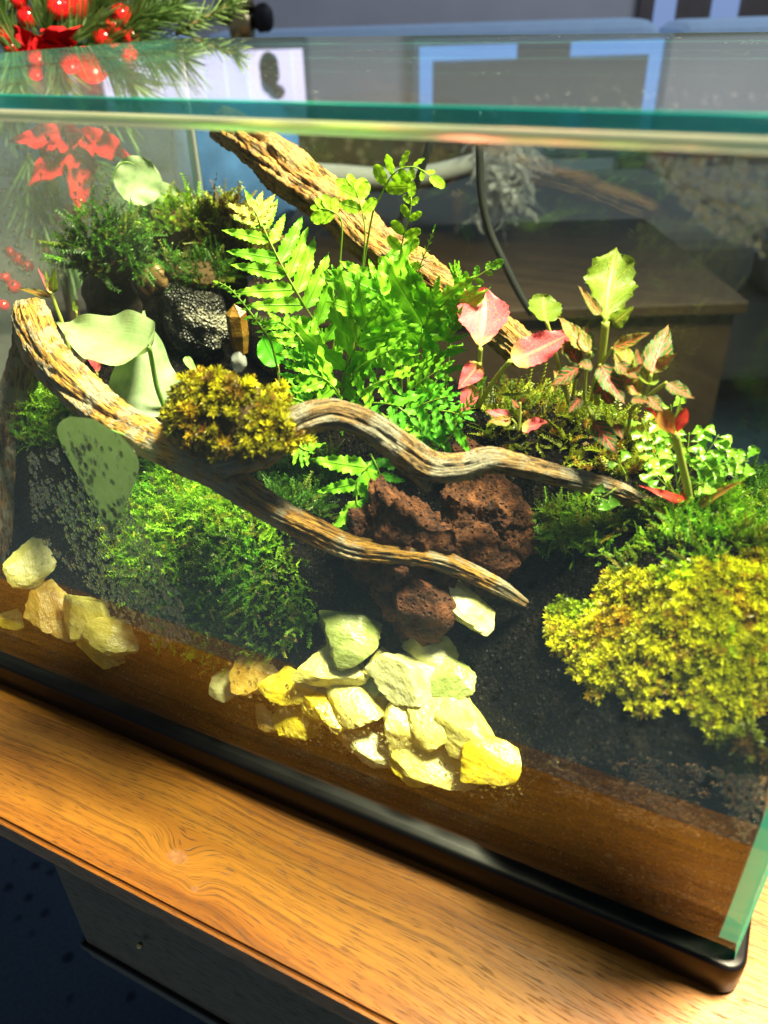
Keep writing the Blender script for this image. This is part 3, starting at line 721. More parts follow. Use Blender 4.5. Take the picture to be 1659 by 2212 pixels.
P5 = [(1545, 1050), (1660, 1020), (1700, 1110), (1590, 1105)]
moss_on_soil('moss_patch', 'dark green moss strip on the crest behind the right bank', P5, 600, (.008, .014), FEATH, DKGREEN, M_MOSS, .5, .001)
P6 = [(1020, 960), (1090, 820), (1180, 790), (1300, 840), (1400, 920), (1440, 1010), (1330, 1040), (1180, 985)]
moss_on_soil('moss_patch', 'olive shaggy moss around the stems of the veined plants', P6, 1700, (.007, .014), FEATH, OLIVE, M_MOSS, .5, .001)
P7 = [(30, 900), (80, 850), (200, 860), (330, 960), (300, 1000), (120, 960), (40, 960)]
moss_on_soil('moss_patch', 'green moss strip under the driftwood at the left bank', P7, 700, (.007, .012), FEATH, GREEN, M_MOSS, .5, .001)
P8 = [(1560, 1570), (1640, 1560), (1640, 1700), (1590, 1695)]
M_CORE = plain('brown_moss_core', (.06, .038, .014), .9, .2, 240, .3, .8, .002)
def moss_lump(name, label, px, py, Y, w, h, d, n, L, tm, pal, mat, lean=.35, seed=0, cut=-.4, core=M_CORE, rag=.16, gap=-9.0):
    p = at(px, py, Y); k = depth(p)/FPX
    me = rock_mesh('c', w/2*k, d/2*k, h/2*k, seed+60, core, 6, 4, .06, 1.5, .8)
    for v in me.vertices: v.co *= 1+rag*noise.noise(v.co*(130 if rag < .3 else 85)+V3((seed, 0, 0)))+rag*.5*noise.noise(v.co*260)
    me.update()
    vs = np.array([v.co[:] for v in me.vertices]); ns = np.array([v.normal[:] for v in me.vertices])
    fcs = [list(f.vertices) for f in me.polygons]
    ok = np.where((ns[:, 2] > cut) & (np.array([noise.noise(V3(q)*150+V3((0, seed, 0))) for q in vs]) > gap))[0]; pick = rng.choice(ok, n)
    pos = vs[pick]+rng.normal(0, .0012, (n, 3)); N = ns[pick]+np.array([0, 0, .5])
    V, F, C = scatter(tm, pos-N*.0012, N, rng.uniform(*L, n)*np.array([.7+.9*max(0, .5+.8*noise.noise(V3(q)*110)) for q in pos]), lean, lambda i, tt: pal(i, tt)*(.8+.7*noise.noise(V3(pos[i])*120))*(np.array([.75, .55, .6]) if noise.noise(V3(pos[i])*70+V3((3, 0, 0))) > .22 else 1.0))
    V = V+np.array(p); V[:, 1] = np.maximum(V[:, 1], PB+.0006); V[:, 0] = np.clip(V[:, 0], SX0, SX1); V = V-np.array(p)
    vs[:, 1] = np.maximum(vs[:, 1], PB+.0008-p.y)
    o = put(name, mesh(name, V, F, mat, False, C), Matrix.Translation(p), None, label, 'moss')
    put('root_core', mesh('root_core', vs, fcs, core), Matrix.Translation(p), o); return o
moss_lump('moss_cushion', 'yellow star moss cushion growing on the fork of the driftwood', 488, 905, .036, 285, 150, 130, 1900, (.0030, .0075), STAR, YELB, M_STAR, .6, 1, -.45, M_CORE, .42, -.12)
moss_lump('moss_heap', 'shaggy green moss cap crowning the rear left rockery', 385, 490, .275, 160, 80, 110, 240, (.008, .015), FEATH, GREEN, M_MOSS, .7, 2, .1)
moss_lump('moss_heap', 'brown-green moss heap behind the big fern frond at the left', 500, 530, .285, 130, 150, 110, 420, (.010, .018), FEATH, OLIVE, M_MOSS, .5, 3)
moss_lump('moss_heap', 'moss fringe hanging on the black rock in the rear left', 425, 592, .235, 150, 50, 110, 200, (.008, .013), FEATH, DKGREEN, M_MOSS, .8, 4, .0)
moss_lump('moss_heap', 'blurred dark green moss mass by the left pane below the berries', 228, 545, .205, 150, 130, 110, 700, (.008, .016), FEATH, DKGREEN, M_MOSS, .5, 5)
moss_lump('moss_tuft', 'small moss tuft hanging against the glass at the lower right', 1600, 1635, .017, 40, 90, 24, 120, (.005, .009), STAR, OLIVE, M_STAR, .6, 6, -2)

# ------------------------------------------------------------------ leaves
def leaf_mesh(name, wid, shape, mat, teeth=0, tamp=.0, cup=.12, curl=.25, n=14, m=3, wave=0.0, seed=0, lobes=0):
    """unit leaf along +x, width wid, z up; uv = (across, along)"""
    r = random.Random(seed); V, UV, F = [], [], []
    for i in range(n+1):
        t_ = i/n
        if shape == 'ovate': w = math.sin(math.pi*min(1, t_*1.0)**.62)**.9*(1-.15*t_)
        elif shape == 'obov': w = math.sin(math.pi*t_**1.25)**.8
        elif shape == 'lance': w = (math.sin(math.pi*t_**.5)**.8)*(1-.25*t_) if t_ > 0 else 0
        elif shape == 'heart': w = min(1, math.sqrt(max(0, 1-(1-min(1, t_/.30))**2)))*(1-max(0, (t_-.18)/.82)**1.25)
        elif shape == 'round': w = math.sqrt(max(0, 1-(2*t_-1)**2))
        elif shape == 'fan': w = min(1, t_*1.25)*(1 if t_ < .8 else math.sqrt(max(0, 1-((t_-.8)/.2)**2))*.55+.45)
        elif shape == 'pinna': w = (min(1, .55+t_*3) if t_ < .15 else 1)*(1-t_**2.4)**.9
        w = max(w, .03)
        tooth = 1
        if teeth:
            s = (t_*teeth) % 1.0; tooth = 1-tamp*(1-s)*(1.1)
        for j in range(-m, m+1):
            a = j/m; hw = w*wid/2*(tooth if abs(j) == m else 1)
            y = a*hw; x = t_ + (tamp*.14*abs(a) if teeth else 0)*(1-t_)
            z = -cup*wid*(1-abs(a)**1.5)*w - curl*t_*t_*.5 + wave*wid*math.sin(t_*17+seed+j)*abs(a)**2
            V.append((x, y, z)); UV.append((a*.5+.5, t_))
    k = 2*m+1
    for i in range(n):
        for j in range(k-1): F.append([i*k+j, i*k+j+1, (i+1)*k+j+1, (i+1)*k+j])
    return mesh(name, V, F, mat, True, uv=UV)
def leaf_at(name, me, base, tip, nrm, parent, roll=0, sw=1.0, **kw):
    d = tip-base; L = d.length; x = d.normalized(); z = (nrm-x*nrm.dot(x)).normalized()
    if roll: z = Matrix.Rotation(roll, 3, x) @ z
    y = z.cross(x)
    M = Matrix((x*L, y*L*sw, z*L)).transposed().to_4x4(); M.translation = base
    return put(name, me, M, parent, **kw)
def facing(p, up=.4): return ((CAM-p).normalized()+V3((.25, 0, up))).normalized()      # leaves turn a little to the lamp side

# ---- fern
def mk_fern(name, c0, c1, c2, rough=.36, trans=.28):
    t = NT(name); uv = t.n('ShaderNodeUVMap').outputs[0]; sx = t.n('ShaderNodeSeparateXYZ'); t.set(sx.inputs[0], uv)
    u = t.math('ABSOLUTE', t.math('SUBTRACT', sx.outputs[0], .5)); v = sx.outputs[1]
    vein = t.math('ABSOLUTE', t.math('SUBTRACT', t.math('FRACT', t.math('SUBTRACT', t.math('MULTIPLY', v, 9), t.math('MULTIPLY', u, 5))), .5))
    vm = t.math('MAXIMUM', t.ss(vein, .42, .5), t.ss(u, .06, .015))
    nz = t.noise(t.coord(), 9, 3); rd = t.rand()
    c = t.mix(nz, (*c0, 1), (*c1, 1)); c = t.mix(t.math('MULTIPLY', rd, .55), c, (*c2, 1))
    c = t.mix(t.math('MULTIPLY', vm, .4), c, (c0[0]*.5, c0[1]*.62, c0[2]*.5, 1))
    return t.leafy(c, rough+.1, trans, spec=.3, normal=t.bump(t.math('ADD', t.math('MULTIPLY', vm, -1), t.math('MULTIPLY', nz, .4)), .5, .0007))
M_FERN = mk_fern('fern_leaf', (.09, .36, .009), (.20, .56, .012), (.34, .64, .03))
M_FERND = mk_fern('deep_fern_leaf', (.05, .29, .010), (.10, .44, .012), (.15, .50, .015))
M_FERNL = mk_fern('young_fern_leaf', (.26, .50, .012), (.38, .62, .015), (.32, .58, .015), .42, .5)
M_FERNB = mk_fern('browning_fern_leaf', (.42, .45, .05), (.55, .52, .12), (.35, .22, .06))
M_RACH = plain('fern_stalk', (.22, .36, .03), .5, .4, 60, .2)
PIN = {}
def pinna(kind, mat):
    key = (kind, mat.name)
    if key not in PIN:
        PIN[key] = []
        for s in range(4):
            if kind == 'long': me = leaf_mesh('pinna', .32, 'pinna', mat, 10, .30, .10, .10+.08*s, 27, 2, .10, s)
            elif kind == 'broad': me = leaf_mesh('pinna', .40, 'pinna', mat, 8, .32, .10, .08+.06*s, 28, 2, .12, s)
            elif kind == 'round': me = leaf_mesh('pinna', .62, 'round', mat, 5, .12, .10, .1+.06*s, 15, 2, .06, s)
            else: me = leaf_mesh('pinna', .42, 'pinna', mat, 3, .25, .12, .25, 9, 1, .1, s)
            PIN[key].append(me)
    return random.choice(PIN[key])
def frond(parent, pts, kind, npairs, Lpx, mat, side_angle=62, start=.18, prof='mid', up=.4, r=2.6, droop=.15, facev=None, rmat=None, terminal=True, roll=.16):
    P = [at(*q) for q in pts]; C = catmull([list(p) for p in P], 60)
    mid = V3(C[30]); k = depth(mid)/FPX
    me = tube('frond', C[::3].tolist(), r*k, r*k*.35, rmat or M_RACH, 24, 6)
    fo = put('frond', me, None, parent)
    T, _, _ = frames(C)
    nf = (facev or facing(mid, up)).normalized()
    if kind == 'broad': npairs = max(3, npairs-1)
    for i in range(npairs):
        t_ = start+(1-start)*((i+.3)/npairs); j = min(59, int(t_*59)); c = V3(C[j]); tg = V3(T[j])
        tt = (t_-start)/(1-start)
        if prof == 'mid': s = .45+.75*math.sin(math.pi*min(1, .18+tt*.80))
        elif prof == 'taper': s = 1.08-.72*tt
        else: s = 1-.35*abs(tt-.4)
        n_ = (nf-tg*nf.dot(tg)).normalized(); sd = tg.cross(n_)
        for sg in (-1, 1):
            an = math.radians(side_angle-18*tt+random.uniform(-7, 7))
            dr = (tg*math.cos(an)+sd*sg*math.sin(an)-n_*droop*random.uniform(.2, 1.3)).normalized()
            L = Lpx*k*s*random.uniform(.88, 1.1)*(1.60 if kind == 'broad' else 1.12 if kind == 'round' else 1.0)
            cc = V3(C[max(0, j-(1 if sg > 0 else 0))])
            leaf_at('pinna', pinna(kind, mat), cc, cc+dr*L, n_, fo, random.uniform(-roll, roll)+sg*.12)
    if terminal:
        c = V3(C[-1]); tg = V3(T[-1]); leaf_at('pinna', pinna(kind, mat), V3(C[-3]), c+tg*Lpx*k*.55, nf, fo)
    return fo
fern = thing('fern', 'large bright green fern with toothed fronds in the middle of the terrarium', 'fern', V3((-.245, .165, sz(-.245, .165))))
FB = (740, 872, .158)
frond(fern, [FB, (715, 800, .150), (692, 720, .145), (655, 655, .142), (618, 590, .142), (585, 525, .144), (556, 462, .148)], 'long', 9, 118, M_FERN, 66, .20, 'mid', .5, 3, .12)
frond(fern, [FB, (752, 770, .150), (775, 640, .148), (785, 560, .147), (788, 490, .147), (775, 430, .147), (762, 395, .15)], 'round', 3, 44, M_FERNL, 60, .74, 'flat', .3, 3.2, .1)
frond(fern, [(752, 872, .162), (765, 730, .165), (782, 600, .165), (805, 460, .165), (820, 430, .165), (838, 392, .165), (862, 366, .163), (900, 362, .160), (940, 388, .157)], 'round', 5, 46, M_FERNL, 62, .58, 'taper', .3, 3.2, .1)
frond(fern, [(700, 872, .165), (722, 730, .168), (735, 560, .168), (738, 480, .168), (715, 455, .166), (690, 450, .164)], 'round', 3, 36, M_FERNL, 60, .72, 'flat', .3, 2.8, .1)
frond(fern, [(880, 870, .155), (876, 740, .15), (864, 640, .148), (864, 560, .148), (872, 510, .148), (886, 460, .148), (889, 418, .149)], 'round', 5, 44, M_FERNL, 62, .42, 'taper', .3, 2.8, .08)
frond(fern, [(872, 880, .155), (910, 740, .15), (950, 680, .147), (985, 640, .145), (1020, 605, .144), (1068, 574, .144)], 'round', 7, 40, M_FERN, 60, .34, 'taper', .3, 2.4, .1)
frond(fern, [(880, 860, .18), (895, 660, .185), (905, 585, .185), (925, 530, .185), (938, 492, .185)], 'tiny', 7, 15, M_FERN, 50, .45, 'taper', .3, 2.2, .1)
frond(fern, [(960, 870, .15), (975, 720, .15), (990, 640, .15), (985, 580, .15)], 'tiny', 6, 34, M_FERN, 35, .45, 'flat', .3, 2.2, .1)
frond(fern, [(868, 860, .14), (862, 740, .135), (842, 680, .132), (822, 628, .132), (812, 600, .134)], 'broad', 6, 82, M_FERN, 55, .2, 'mid', .5, 2.6, .15)
frond(fern, [(880, 850, .14), (905, 750, .135), (925, 690, .133), (938, 640, .133)], 'broad', 6, 84, M_FERN, 55, .15, 'mid', .5, 2.6, .15)
frond(fern, [(735, 870, .135), (745, 800, .125), (770, 745, .12), (798, 690, .12)], 'broad', 6, 88, M_FERN, 58, .1, 'mid', .6, 2.6, .18)
frond(fern, [(735, 850, .13), (770, 800, .118), (815, 770, .112), (855, 750, .11)], 'broad', 6, 72, M_FERN, 60, .08, 'taper', .8, 2.4, .25)
frond(fern, [(720, 860, .135), (700, 800, .125), (672, 760, .12), (640, 720, .12), (600, 690, .122)], 'broad', 7, 62, M_FERN, 60, .15, 'taper', .6, 2.4, .2)
frond(fern, [(740, 868, .12), (722, 838, .108), (700, 818, .104), (670, 806, .102)], 'broad', 5, 74, M_FERN, 62, .05, 'taper', .9, 2.4, .3)
frond(fern, [(760, 868, .118), (795, 838, .106), (830, 822, .102), (866, 812, .1)], 'broad', 5, 72, M_FERN, 62, .05, 'taper', .9, 2.4, .3)
frond(fern, [(860, 880, .125), (880, 850, .115), (915, 820, .112), (955, 795, .112)], 'broad', 6, 66, M_FERN, 60, .1, 'taper', .8, 2.4, .2)
frond(fern, [(880, 870, .15), (930, 800, .14), (960, 740, .135), (985, 690, .135)], 'broad', 6, 60, M_FERND, 60, .15, 'taper', .6, 2.4, .2)
frond(fern, [(800, 870, .10), (835, 872, .092), (862, 880, .09), (890, 905, .09)], 'broad', 4, 62, M_FERND, 60, .1, 'taper', .8, 2.2, .2)
frond(fern, [(870, 900, .10), (900, 880, .095), (935, 865, .093), (970, 855, .093)], 'broad', 5, 58, M_FERND, 60, .1, 'taper', .8, 2.2, .2)
frond(fern, [(600, 800, .15), (585, 740, .15), (560, 700, .15), (525, 655, .15), (495, 622, .152), (466, 608, .155)], 'tiny', 11, 20, M_FERN, 60, .25, 'taper', .4, 2.6, .2)
frond(fern, [(645, 800, .14), (620, 750, .138), (590, 705, .138), (560, 690, .14), (532, 688, .142)], 'tiny', 8, 26, M_FERN, 60, .3, 'taper', .5, 2.4, .2)
frond(fern, [(930, 960, .10), (955, 930, .097), (990, 900, .095), (1015, 870, .094), (1040, 830, .095)], 'tiny', 12, 36, M_FERN, 45, .02, 'taper', .4, 2.4, .05)
frond(fern, [(905, 900, .10), (905, 930, .095), (900, 960, .092), (905, 985, .09)], 'broad', 4, 54, M_FERND, 55, .1, 'taper', .6, 2.2, .15)
frond(fern, [(990, 900, .1), (975, 940, .096), (950, 965, .094), (930, 985, .092)], 'broad', 4, 46, M_FERND, 55, .1, 'taper', .6, 2.2, .15)
frond(fern, [(690, 700, .16), (715, 660, .16), (728, 620, .16), (735, 590, .162)], 'broad', 5, 46, M_FERN, 60, .1, 'taper', .4, 2.2, .15)
frond(fern, [(690, 885, .105), (655, 868, .098), (625, 858, .095), (600, 855, .094)], 'broad', 5, 48, M_FERN, 62, .05, 'taper', .8, 2.2, .2)
frond(fern, [(820, 890, .095), (850, 915, .088), (875, 935, .085), (898, 950, .084)], 'broad', 4, 46, M_FERN, 62, .05, 'taper', .8, 2.2, .2)
frond(fern, [(900, 880, .105), (940, 885, .1), (975, 890, .098), (1005, 900, .097)], 'broad', 5, 46, M_FERND, 62, .05, 'taper', .8, 2.2, .2)
frond(fern, [(690, 870, .12), (668, 830, .115), (655, 790, .113), (650, 760, .113)], 'broad', 5, 50, M_FERND, 62, .1, 'taper', .5, 2.2, .2)
# the yellowed top of the big frond
tp = frond(fern, [(565, 490, .1455), (556, 466, .147), (545, 448, .148)], 'broad', 3, 44, M_FERNB, 60, .1, 'flat', .4, 2.0, .1)
tp['label'] = 'yellowing crumpled frond tip'
lf = thing('small_fern', 'low fern frond hanging over the left side of the red rock', 'fern', V3((-.2, .075, .075)))
frond(lf, [(800, 1000, .075), (775, 1035, .070), (770, 1075, .067), (775, 1110, .065), (772, 1160, .064)], 'broad', 5, 76, M_FERN, 66, .02, 'taper', .5, 2.4, .15)
frond(lf, [(770, 1150, .066), (772, 1200, .066), (776, 1240, .066), (782, 1282, .066)], 'tiny', 6, 26, M_FERN, 40, .05, 'taper', .5, 2.2, .1)
frond(lf, [(800, 980, .085), (815, 1010, .082), (828, 1050, .08), (828, 1085, .08)], 'broad', 4, 52, M_FERND, 62, .1, 'taper', .5, 2.2, .15)
frond(lf, [(640, 958, .085), (655, 970, .084), (668, 975, .083)], 'broad', 2, 30, M_FERN, 62, .1, 'flat', .5, 2.0, .15)
frond(lf, [(720, 1130, .07), (705, 1165, .068), (695, 1195, .067)], 'tiny', 3, 26, M_FERN, 55, .1, 'taper', .5, 1.8, .1)

# ---- veined plants
def mk_fit(name, leaf, vein, nv=7, thr=.30, fine=.5, edge=.12, spread=.0, mid=1.0, speck=0.0, trans=.25):
    t = NT(name); uv = t.n('ShaderNodeUVMap').outputs[0]; sx = t.n('ShaderNodeSeparateXYZ'); t.set(sx.inputs[0], uv)
    nzw = t.noise(t.coord(), 7, 3); u = t.math('ABSOLUTE', t.math('SUBTRACT', sx.outputs[0], .5)); v = sx.outputs[1]
    ph = t.math('SUBTRACT', t.math('MULTIPLY', v, nv), t.math('MULTIPLY', u, nv*.62)); ph = t.math('ADD', ph, t.math('MULTIPLY', nzw, .9))
    tri = t.math('ABSOLUTE', t.math('SUBTRACT', t.math('FRACT', ph), .5))
    v1 = t.ss(t.math('SUBTRACT', tri, t.math('MULTIPLY', u, .20)), .5-thr, .5-thr+.10)
    v2 = t.math('MULTIPLY', t.ss(u, .085, .02), mid)
    cb = t.n('ShaderNodeCombineXYZ'); t.set(cb.inputs[0], u); t.set(cb.inputs[1], t.math('MULTIPLY', v, 1.6))
    vd = t.vor(cb.outputs[0], 13, 'DISTANCE_TO_EDGE').outputs['Distance']
    v3 = t.math('MULTIPLY', t.ss(vd, .055, .02), fine)
    mk = t.math('MAXIMUM', t.math('MAXIMUM', v1, v2), v3); mk = t.math('MAXIMUM', mk, t.math('MULTIPLY', t.noise(t.coord(), 5, 2), spread))
    mk = t.math('MULTIPLY', mk, t.ss(u, .5, .5-edge))
    nz = t.noise(t.coord(), 14, 3)
    lc = t.mix(nz, (leaf[0]*.7, leaf[1]*.7, leaf[2]*.7, 1), (*leaf, 1)); vc = t.mix(nz, (vein[0]*.85, vein[1]*.75, vein[2]*.8, 1), (*vein, 1))
    c = t.mix(mk, lc, vc)
    if speck:
        sp = t.math('MULTIPLY', t.ss(t.noise(t.scale(uv, (38, 22, 1)), 1.0, 3, .6), .58, .66), t.ss(u, .36, .05)); c = t.mix(t.math('MULTIPLY', sp, speck), c, (.18, .20, .03, 1))
        c = t.mix(t.math('MULTIPLY', t.ss(t.noise(t.scale(uv, (60, 60, 1)), 1.0, 3), .56, .7), .5), c, (.82, .26, .27, 1))
        c = t.mix(t.math('MULTIPLY', t.ss(v, .28, .0), .8), c, (.50, .50, .08, 1))
    return t.leafy(c, .5, trans, t.bump(t.math('ADD', t.math('MULTIPLY', mk, -.9), t.math('MULTIPLY', nz, .4)), .6, .001))
M_PINK = mk_fit('pink_leaf', (.86, .085, .14), (.88, .36, .22), 9, .05, .75, .02, 0, .55, .9, .12)
M_VEIN = mk_fit('pink_veined_leaf', (.03, .14, .012), (.76, .13, .09), 6, .20, .4, .12)
M_LIME = mk_fit('lime_veined_leaf', (.20, .32, .018), (.48, .50, .07), 6, .13, .45, .05, trans=.45)
M_ORNG = mk_fit('orange_veined_leaf', (.17, .24, .016), (.74, .19, .065), 6, .24, .4, .10)
t = NT('red_leaf'); nz = t.noise(t.coord(), 3, 3)
M_RED = t.leafy(t.mix(nz, (.62, .02, .02, 1), (.80, .08, .05, 1)), .35, .4)
t = NT('orange_leaf_back'); nz = t.noise(t.coord(), 4, 3)
M_ORB = t.leafy(t.mix(nz, (.55, .22, .05, 1), (.62, .36, .07, 1)), .45, .45)
t = NT('plant_stem'); M_STEM = t.leafy(t.mix(t.noise(t.coord(), 120, 2), (.30, .36, .05, 1), (.46, .50, .10, 1)), .5, .3)
LM = {}
def fleaf(parent, base, tip, wpx, mat, shape='ovate', up=.35, roll=0, teeth=11, tamp=.10, cup=.16, curl=.15, label=None, nrm=None, wave=.05):
    b = at(*base); e = at(*tip); Lp = math.hypot(base[0]-tip[0], base[1]-tip[1]); wr = round(wpx/Lp, 2)
    me = leaf_mesh('leaf', wr, shape, mat, teeth, tamp, cup, curl, 33 if teeth else 22, 4, wave, len(LM)); LM[len(LM)] = 1
    o = leaf_at('leaf', me, b, e, nrm or facing((b+e)/2, up), parent, roll)
    if label: o['label'] = label
    return o
def stem(parent, pts, r0=3.5, r1=3.0, mat=None, name='stem'):
    P = [at(*q) for q in pts]; k = depth(P[0])/FPX
    return put(name, tube(name, [list(p) for p in P], r0*k, r1*k, mat or M_STEM, 16, 8), None, parent)
def C5(x, y): return (960+x*.4213, 493.7+y*.4213)
def c5(x, y, Y): return (*C5(x, y), Y)
pk = thing('pink_plant', 'plant with two large rose-pink leaves right beside the fern', 'plant', at(*c5(180, 900, .125)))
fleaf(pk, c5(185, 612, .125), c5(212, 288, .152), 100, M_PINK, 'obov', .7, nrm=V3((.35, -.75, .62)), label='upright rose-pink leaf')
fleaf(pk, c5(338, 678, .115), c5(690, 505, .130), 86, M_PINK, 'ovate', .9, nrm=V3((.22, -.62, .78)), label='rose-pink leaf leaning right')
fleaf(pk, c5(185, 690, .122), c5(72, 820, .112), 52, M_PINK, 'ovate', .5); fleaf(pk, c5(150, 800, .116), c5(88, 960, .108), 44, M_PINK, 'ovate', .3)
stem(pk, [c5(185, 612, .125), c5(180, 690, .126), c5(176, 800, .127), c5(170, 920, .126)], 5, 6)
stem(pk, [c5(338, 678, .115), c5(270, 760, .118), c5(210, 850, .122), c5(176, 915, .126)], 5, 6)
stem(pk, [c5(180, 690, .122), c5(190, 780, .124), c5(178, 915, .126)], 4, 5)
lm = thing('lime_plant', 'tall plant with one upright lime-green leaf rising over the pink ones', 'plant', at(*c5(790, 900, .13)))
fleaf(lm, c5(822, 500, .125), c5(885, 88, .158), 100, M_LIME, 'obov', .6, teeth=12, tamp=.18, curl=.05, wave=.12, label='tall lime leaf with pale veins')
fleaf(lm, c5(800, 440, .128), c5(688, 288, .13), 26, M_ORNG, 'lance', .2, 0, 0); fleaf(lm, c5(860, 490, .122), c5(965, 404, .118), 34, M_LIME, 'lance', .3, 0, 0)
stem(lm, [c5(826, 480, .1252), c5(815, 600, .126), c5(800, 720, .127), c5(780, 900, .13)], 9, 7)
fleaf(lm, c5(522, 475, .14), c5(515, 326, .156), 54, M_LIME, 'round', .25, 0, 9, .12, label='small rounded lime leaf')
stem(lm, [c5(522, 470, .14), c5(560, 600, .14), c5(600, 760, .14), c5(640, 900, .138)], 4, 5)
vn = thing('veined_plant', 'bushy plant with pink-veined dark green leaves behind the right bank', 'plant', at(*c5(720, 930, .125)))
for (b, e, w, m, up, rl) in [
    ((748, 630, .118), (590, 436, .122), 52, M_ORNG, .9, .1), ((700, 705, .112), (545, 800, .104), 46, M_VEIN, .8, 0), ((1060, 745, .11), (1155, 468, .135), 56, M_VEIN, .15, -.25),
    ((862, 612, .12), (1044, 526, .116), 36, M_ORNG, 1.2, .2), ((1003, 852, .105), (880, 655, .11), 56, M_ORNG, .5, .2), ((800, 695, .108), (932, 890, .098), 58, M_VEIN, .7, 0),
    ((1140, 790, .104), (1283, 862, .098), 40, M_VEIN, 1.2, 0), ((768, 985, .104), (892, 1150, .094), 50, M_VEIN, .6, 0), ((962, 872, .1), (1058, 880, .096), 30, M_VEIN, 1.3, 0),
    ((640, 640, .118), (606, 590, .116), 28, M_ORNG, .5, 0), ((720, 640, .116), (760, 480, .138), 40, M_VEIN, .3, .5), ((1010, 700, .108), (985, 610, .11), 26, M_VEIN, .4, 0), ((1052, 800, .106), (1000, 600, .130), 40, M_LIME, .3, .3),
    ((880, 690, .11), (1000, 760, .102), 34, M_VEIN, .9, 0), ((760, 700, .112), (690, 690, .108), 30, M_VEIN, 1.1, 0), ((880, 1000, .105), (915, 1075, .1), 26, M_VEIN, .7, 0),
    ((690, 690, .116), (620, 560, .12), 44, M_VEIN, .6, .2), ((920, 800, .104), (1010, 690, .106), 40, M_ORNG, .6, -.2), ((840, 780, .106), (760, 850, .1), 40, M_VEIN, .8, 0), ((1040, 860, .1), (1120, 930, .094), 36, M_VEIN, .9, 0), ((640, 800, .11), (560, 720, .114), 38, M_ORNG, .7, 0), ((960, 720, .11), (930, 580, .132), 40, M_ORNG, .4, .2), ((1080, 720, .108), (1180, 640, .106), 34, M_ORNG, .8, 0), ((860, 900, .104), (800, 800, .108), 36, M_VEIN, .6, .2), ((700, 860, .11), (640, 940, .104), 36, M_VEIN, .8, 0)]:
    fleaf(vn, c5(*b), c5(*e), w, m, 'ovate', up, rl, 11, .12, .14, .2)
for pts in [[(750, 632, .118), (725, 740, .12), (715, 900, .122)], [(700, 708, .112), (670, 790, .115), (655, 900, .118)], [(1060, 745, .11), (1040, 830, .11), (960, 930, .108), (940, 1070, .106)], [(1003, 852, .105), (985, 900, .106), (948, 950, .107)], [(800, 700, .108), (770, 770, .114), (755, 880, .12)], [(1140, 790, .104), (1080, 830, .106), (1000, 900, .108)], [(768, 985, .104), (750, 940, .11), (735, 910, .118)], [(862, 612, .12), (810, 700, .122), (775, 870, .122)]]:
    stem(vn, [c5(*q) for q in pts], 3.6, 4.4)
sd = thing('pink_seedling', 'tiny seedling with pink-splashed leaves just above the upper driftwood arm', 'seedling', at(*c5(370, 1020, .098)))
fleaf(sd, c5(345, 965, .098), c5(210, 930, .096), 30, M_PINK, 'ovate', .9); fleaf(sd, c5(340, 985, .097), c5(225, 985, .09), 26, M_ORNG, 'ovate', .9)
fleaf(sd, c5(400, 1015, .094), c5(520, 985, .09), 34, M_PINK, 'ovate', 1.0); fleaf(sd, c5(385, 920, .1), c5(345, 870, .1), 26, M_VEIN, 'ovate', .9); fleaf(sd, c5(385, 905, .1), c5(410, 865, .1), 22, M_VEIN, 'ovate', .9)
stem(sd, [c5(388, 890, .1), c5(388, 960, .099), c5(380, 1040, .098)], 3, 3.4); stem(sd, [c5(345, 975, .098), c5(365, 1000, .098), c5(376, 1035, .098)], 2.2, 2.6)
s2 = thing('green_sprout', 'tiny green sprout with flat paired leaves above the pink seedling', 'seedling', at(*c5(345, 930, .115)))
for b, e in [((345, 850, .115), (255, 850, .113)), ((345, 850, .115), (450, 848, .113)), ((345, 830, .115), (320, 812, .112)), ((345, 830, .115), (375, 812, .113))]:
    fleaf(s2, c5(*b), c5(*e), 9, M_LIME, 'lance', 1.2, 0, 0)
stem(s2, [c5(345, 830, .115), c5(348, 880, .115), c5(345, 940, .115)], 2, 2.4)
rp = thing('red_seedling', 'seedling with a tall pale stem and red leaves on the right bank', 'seedling', at(*c5(1262, 1430, .112)))
stem(rp, [c5(1184, 1048, .100), c5(1205, 1150, .103), c5(1240, 1300, .108), c5(1262, 1425, .112), c5(1264, 1450, .113)], 9, 10)
fleaf(rp, c5(1180, 1050, .100), c5(1036, 898, .098), 24, M_RED, 'ovate', 1.2, .3, 0, wave=.1); fleaf(rp, c5(1178, 1055, .099), c5(1105, 925, .096), 36, M_ORB, 'obov', .2, 0, 0)
fleaf(rp, c5(1190, 1050, .099), c5(1236, 925, .097), 22, M_RED, 'obov', .2, -.4, 0); fleaf(rp, c5(1188, 1040, .101), c5(1215, 862, .104), 16, M_LIME, 'lance', .3, 0, 0)
fleaf(rp, c5(1255, 1420, .111), c5(1028, 1298, .104), 26, M_RED, 'lance', 1.4, 0, 0, curl=.35); fleaf(rp, c5(1280, 1432, .111), c5(1480, 1284, .104), 26, M_ORB, 'lance', 1.2, 0, 0, curl=.35); fleaf(rp, c5(1262, 1400, .110), c5(1210, 1350, .107), 12, M_RED, 'lance', 1.0, 0, 0)
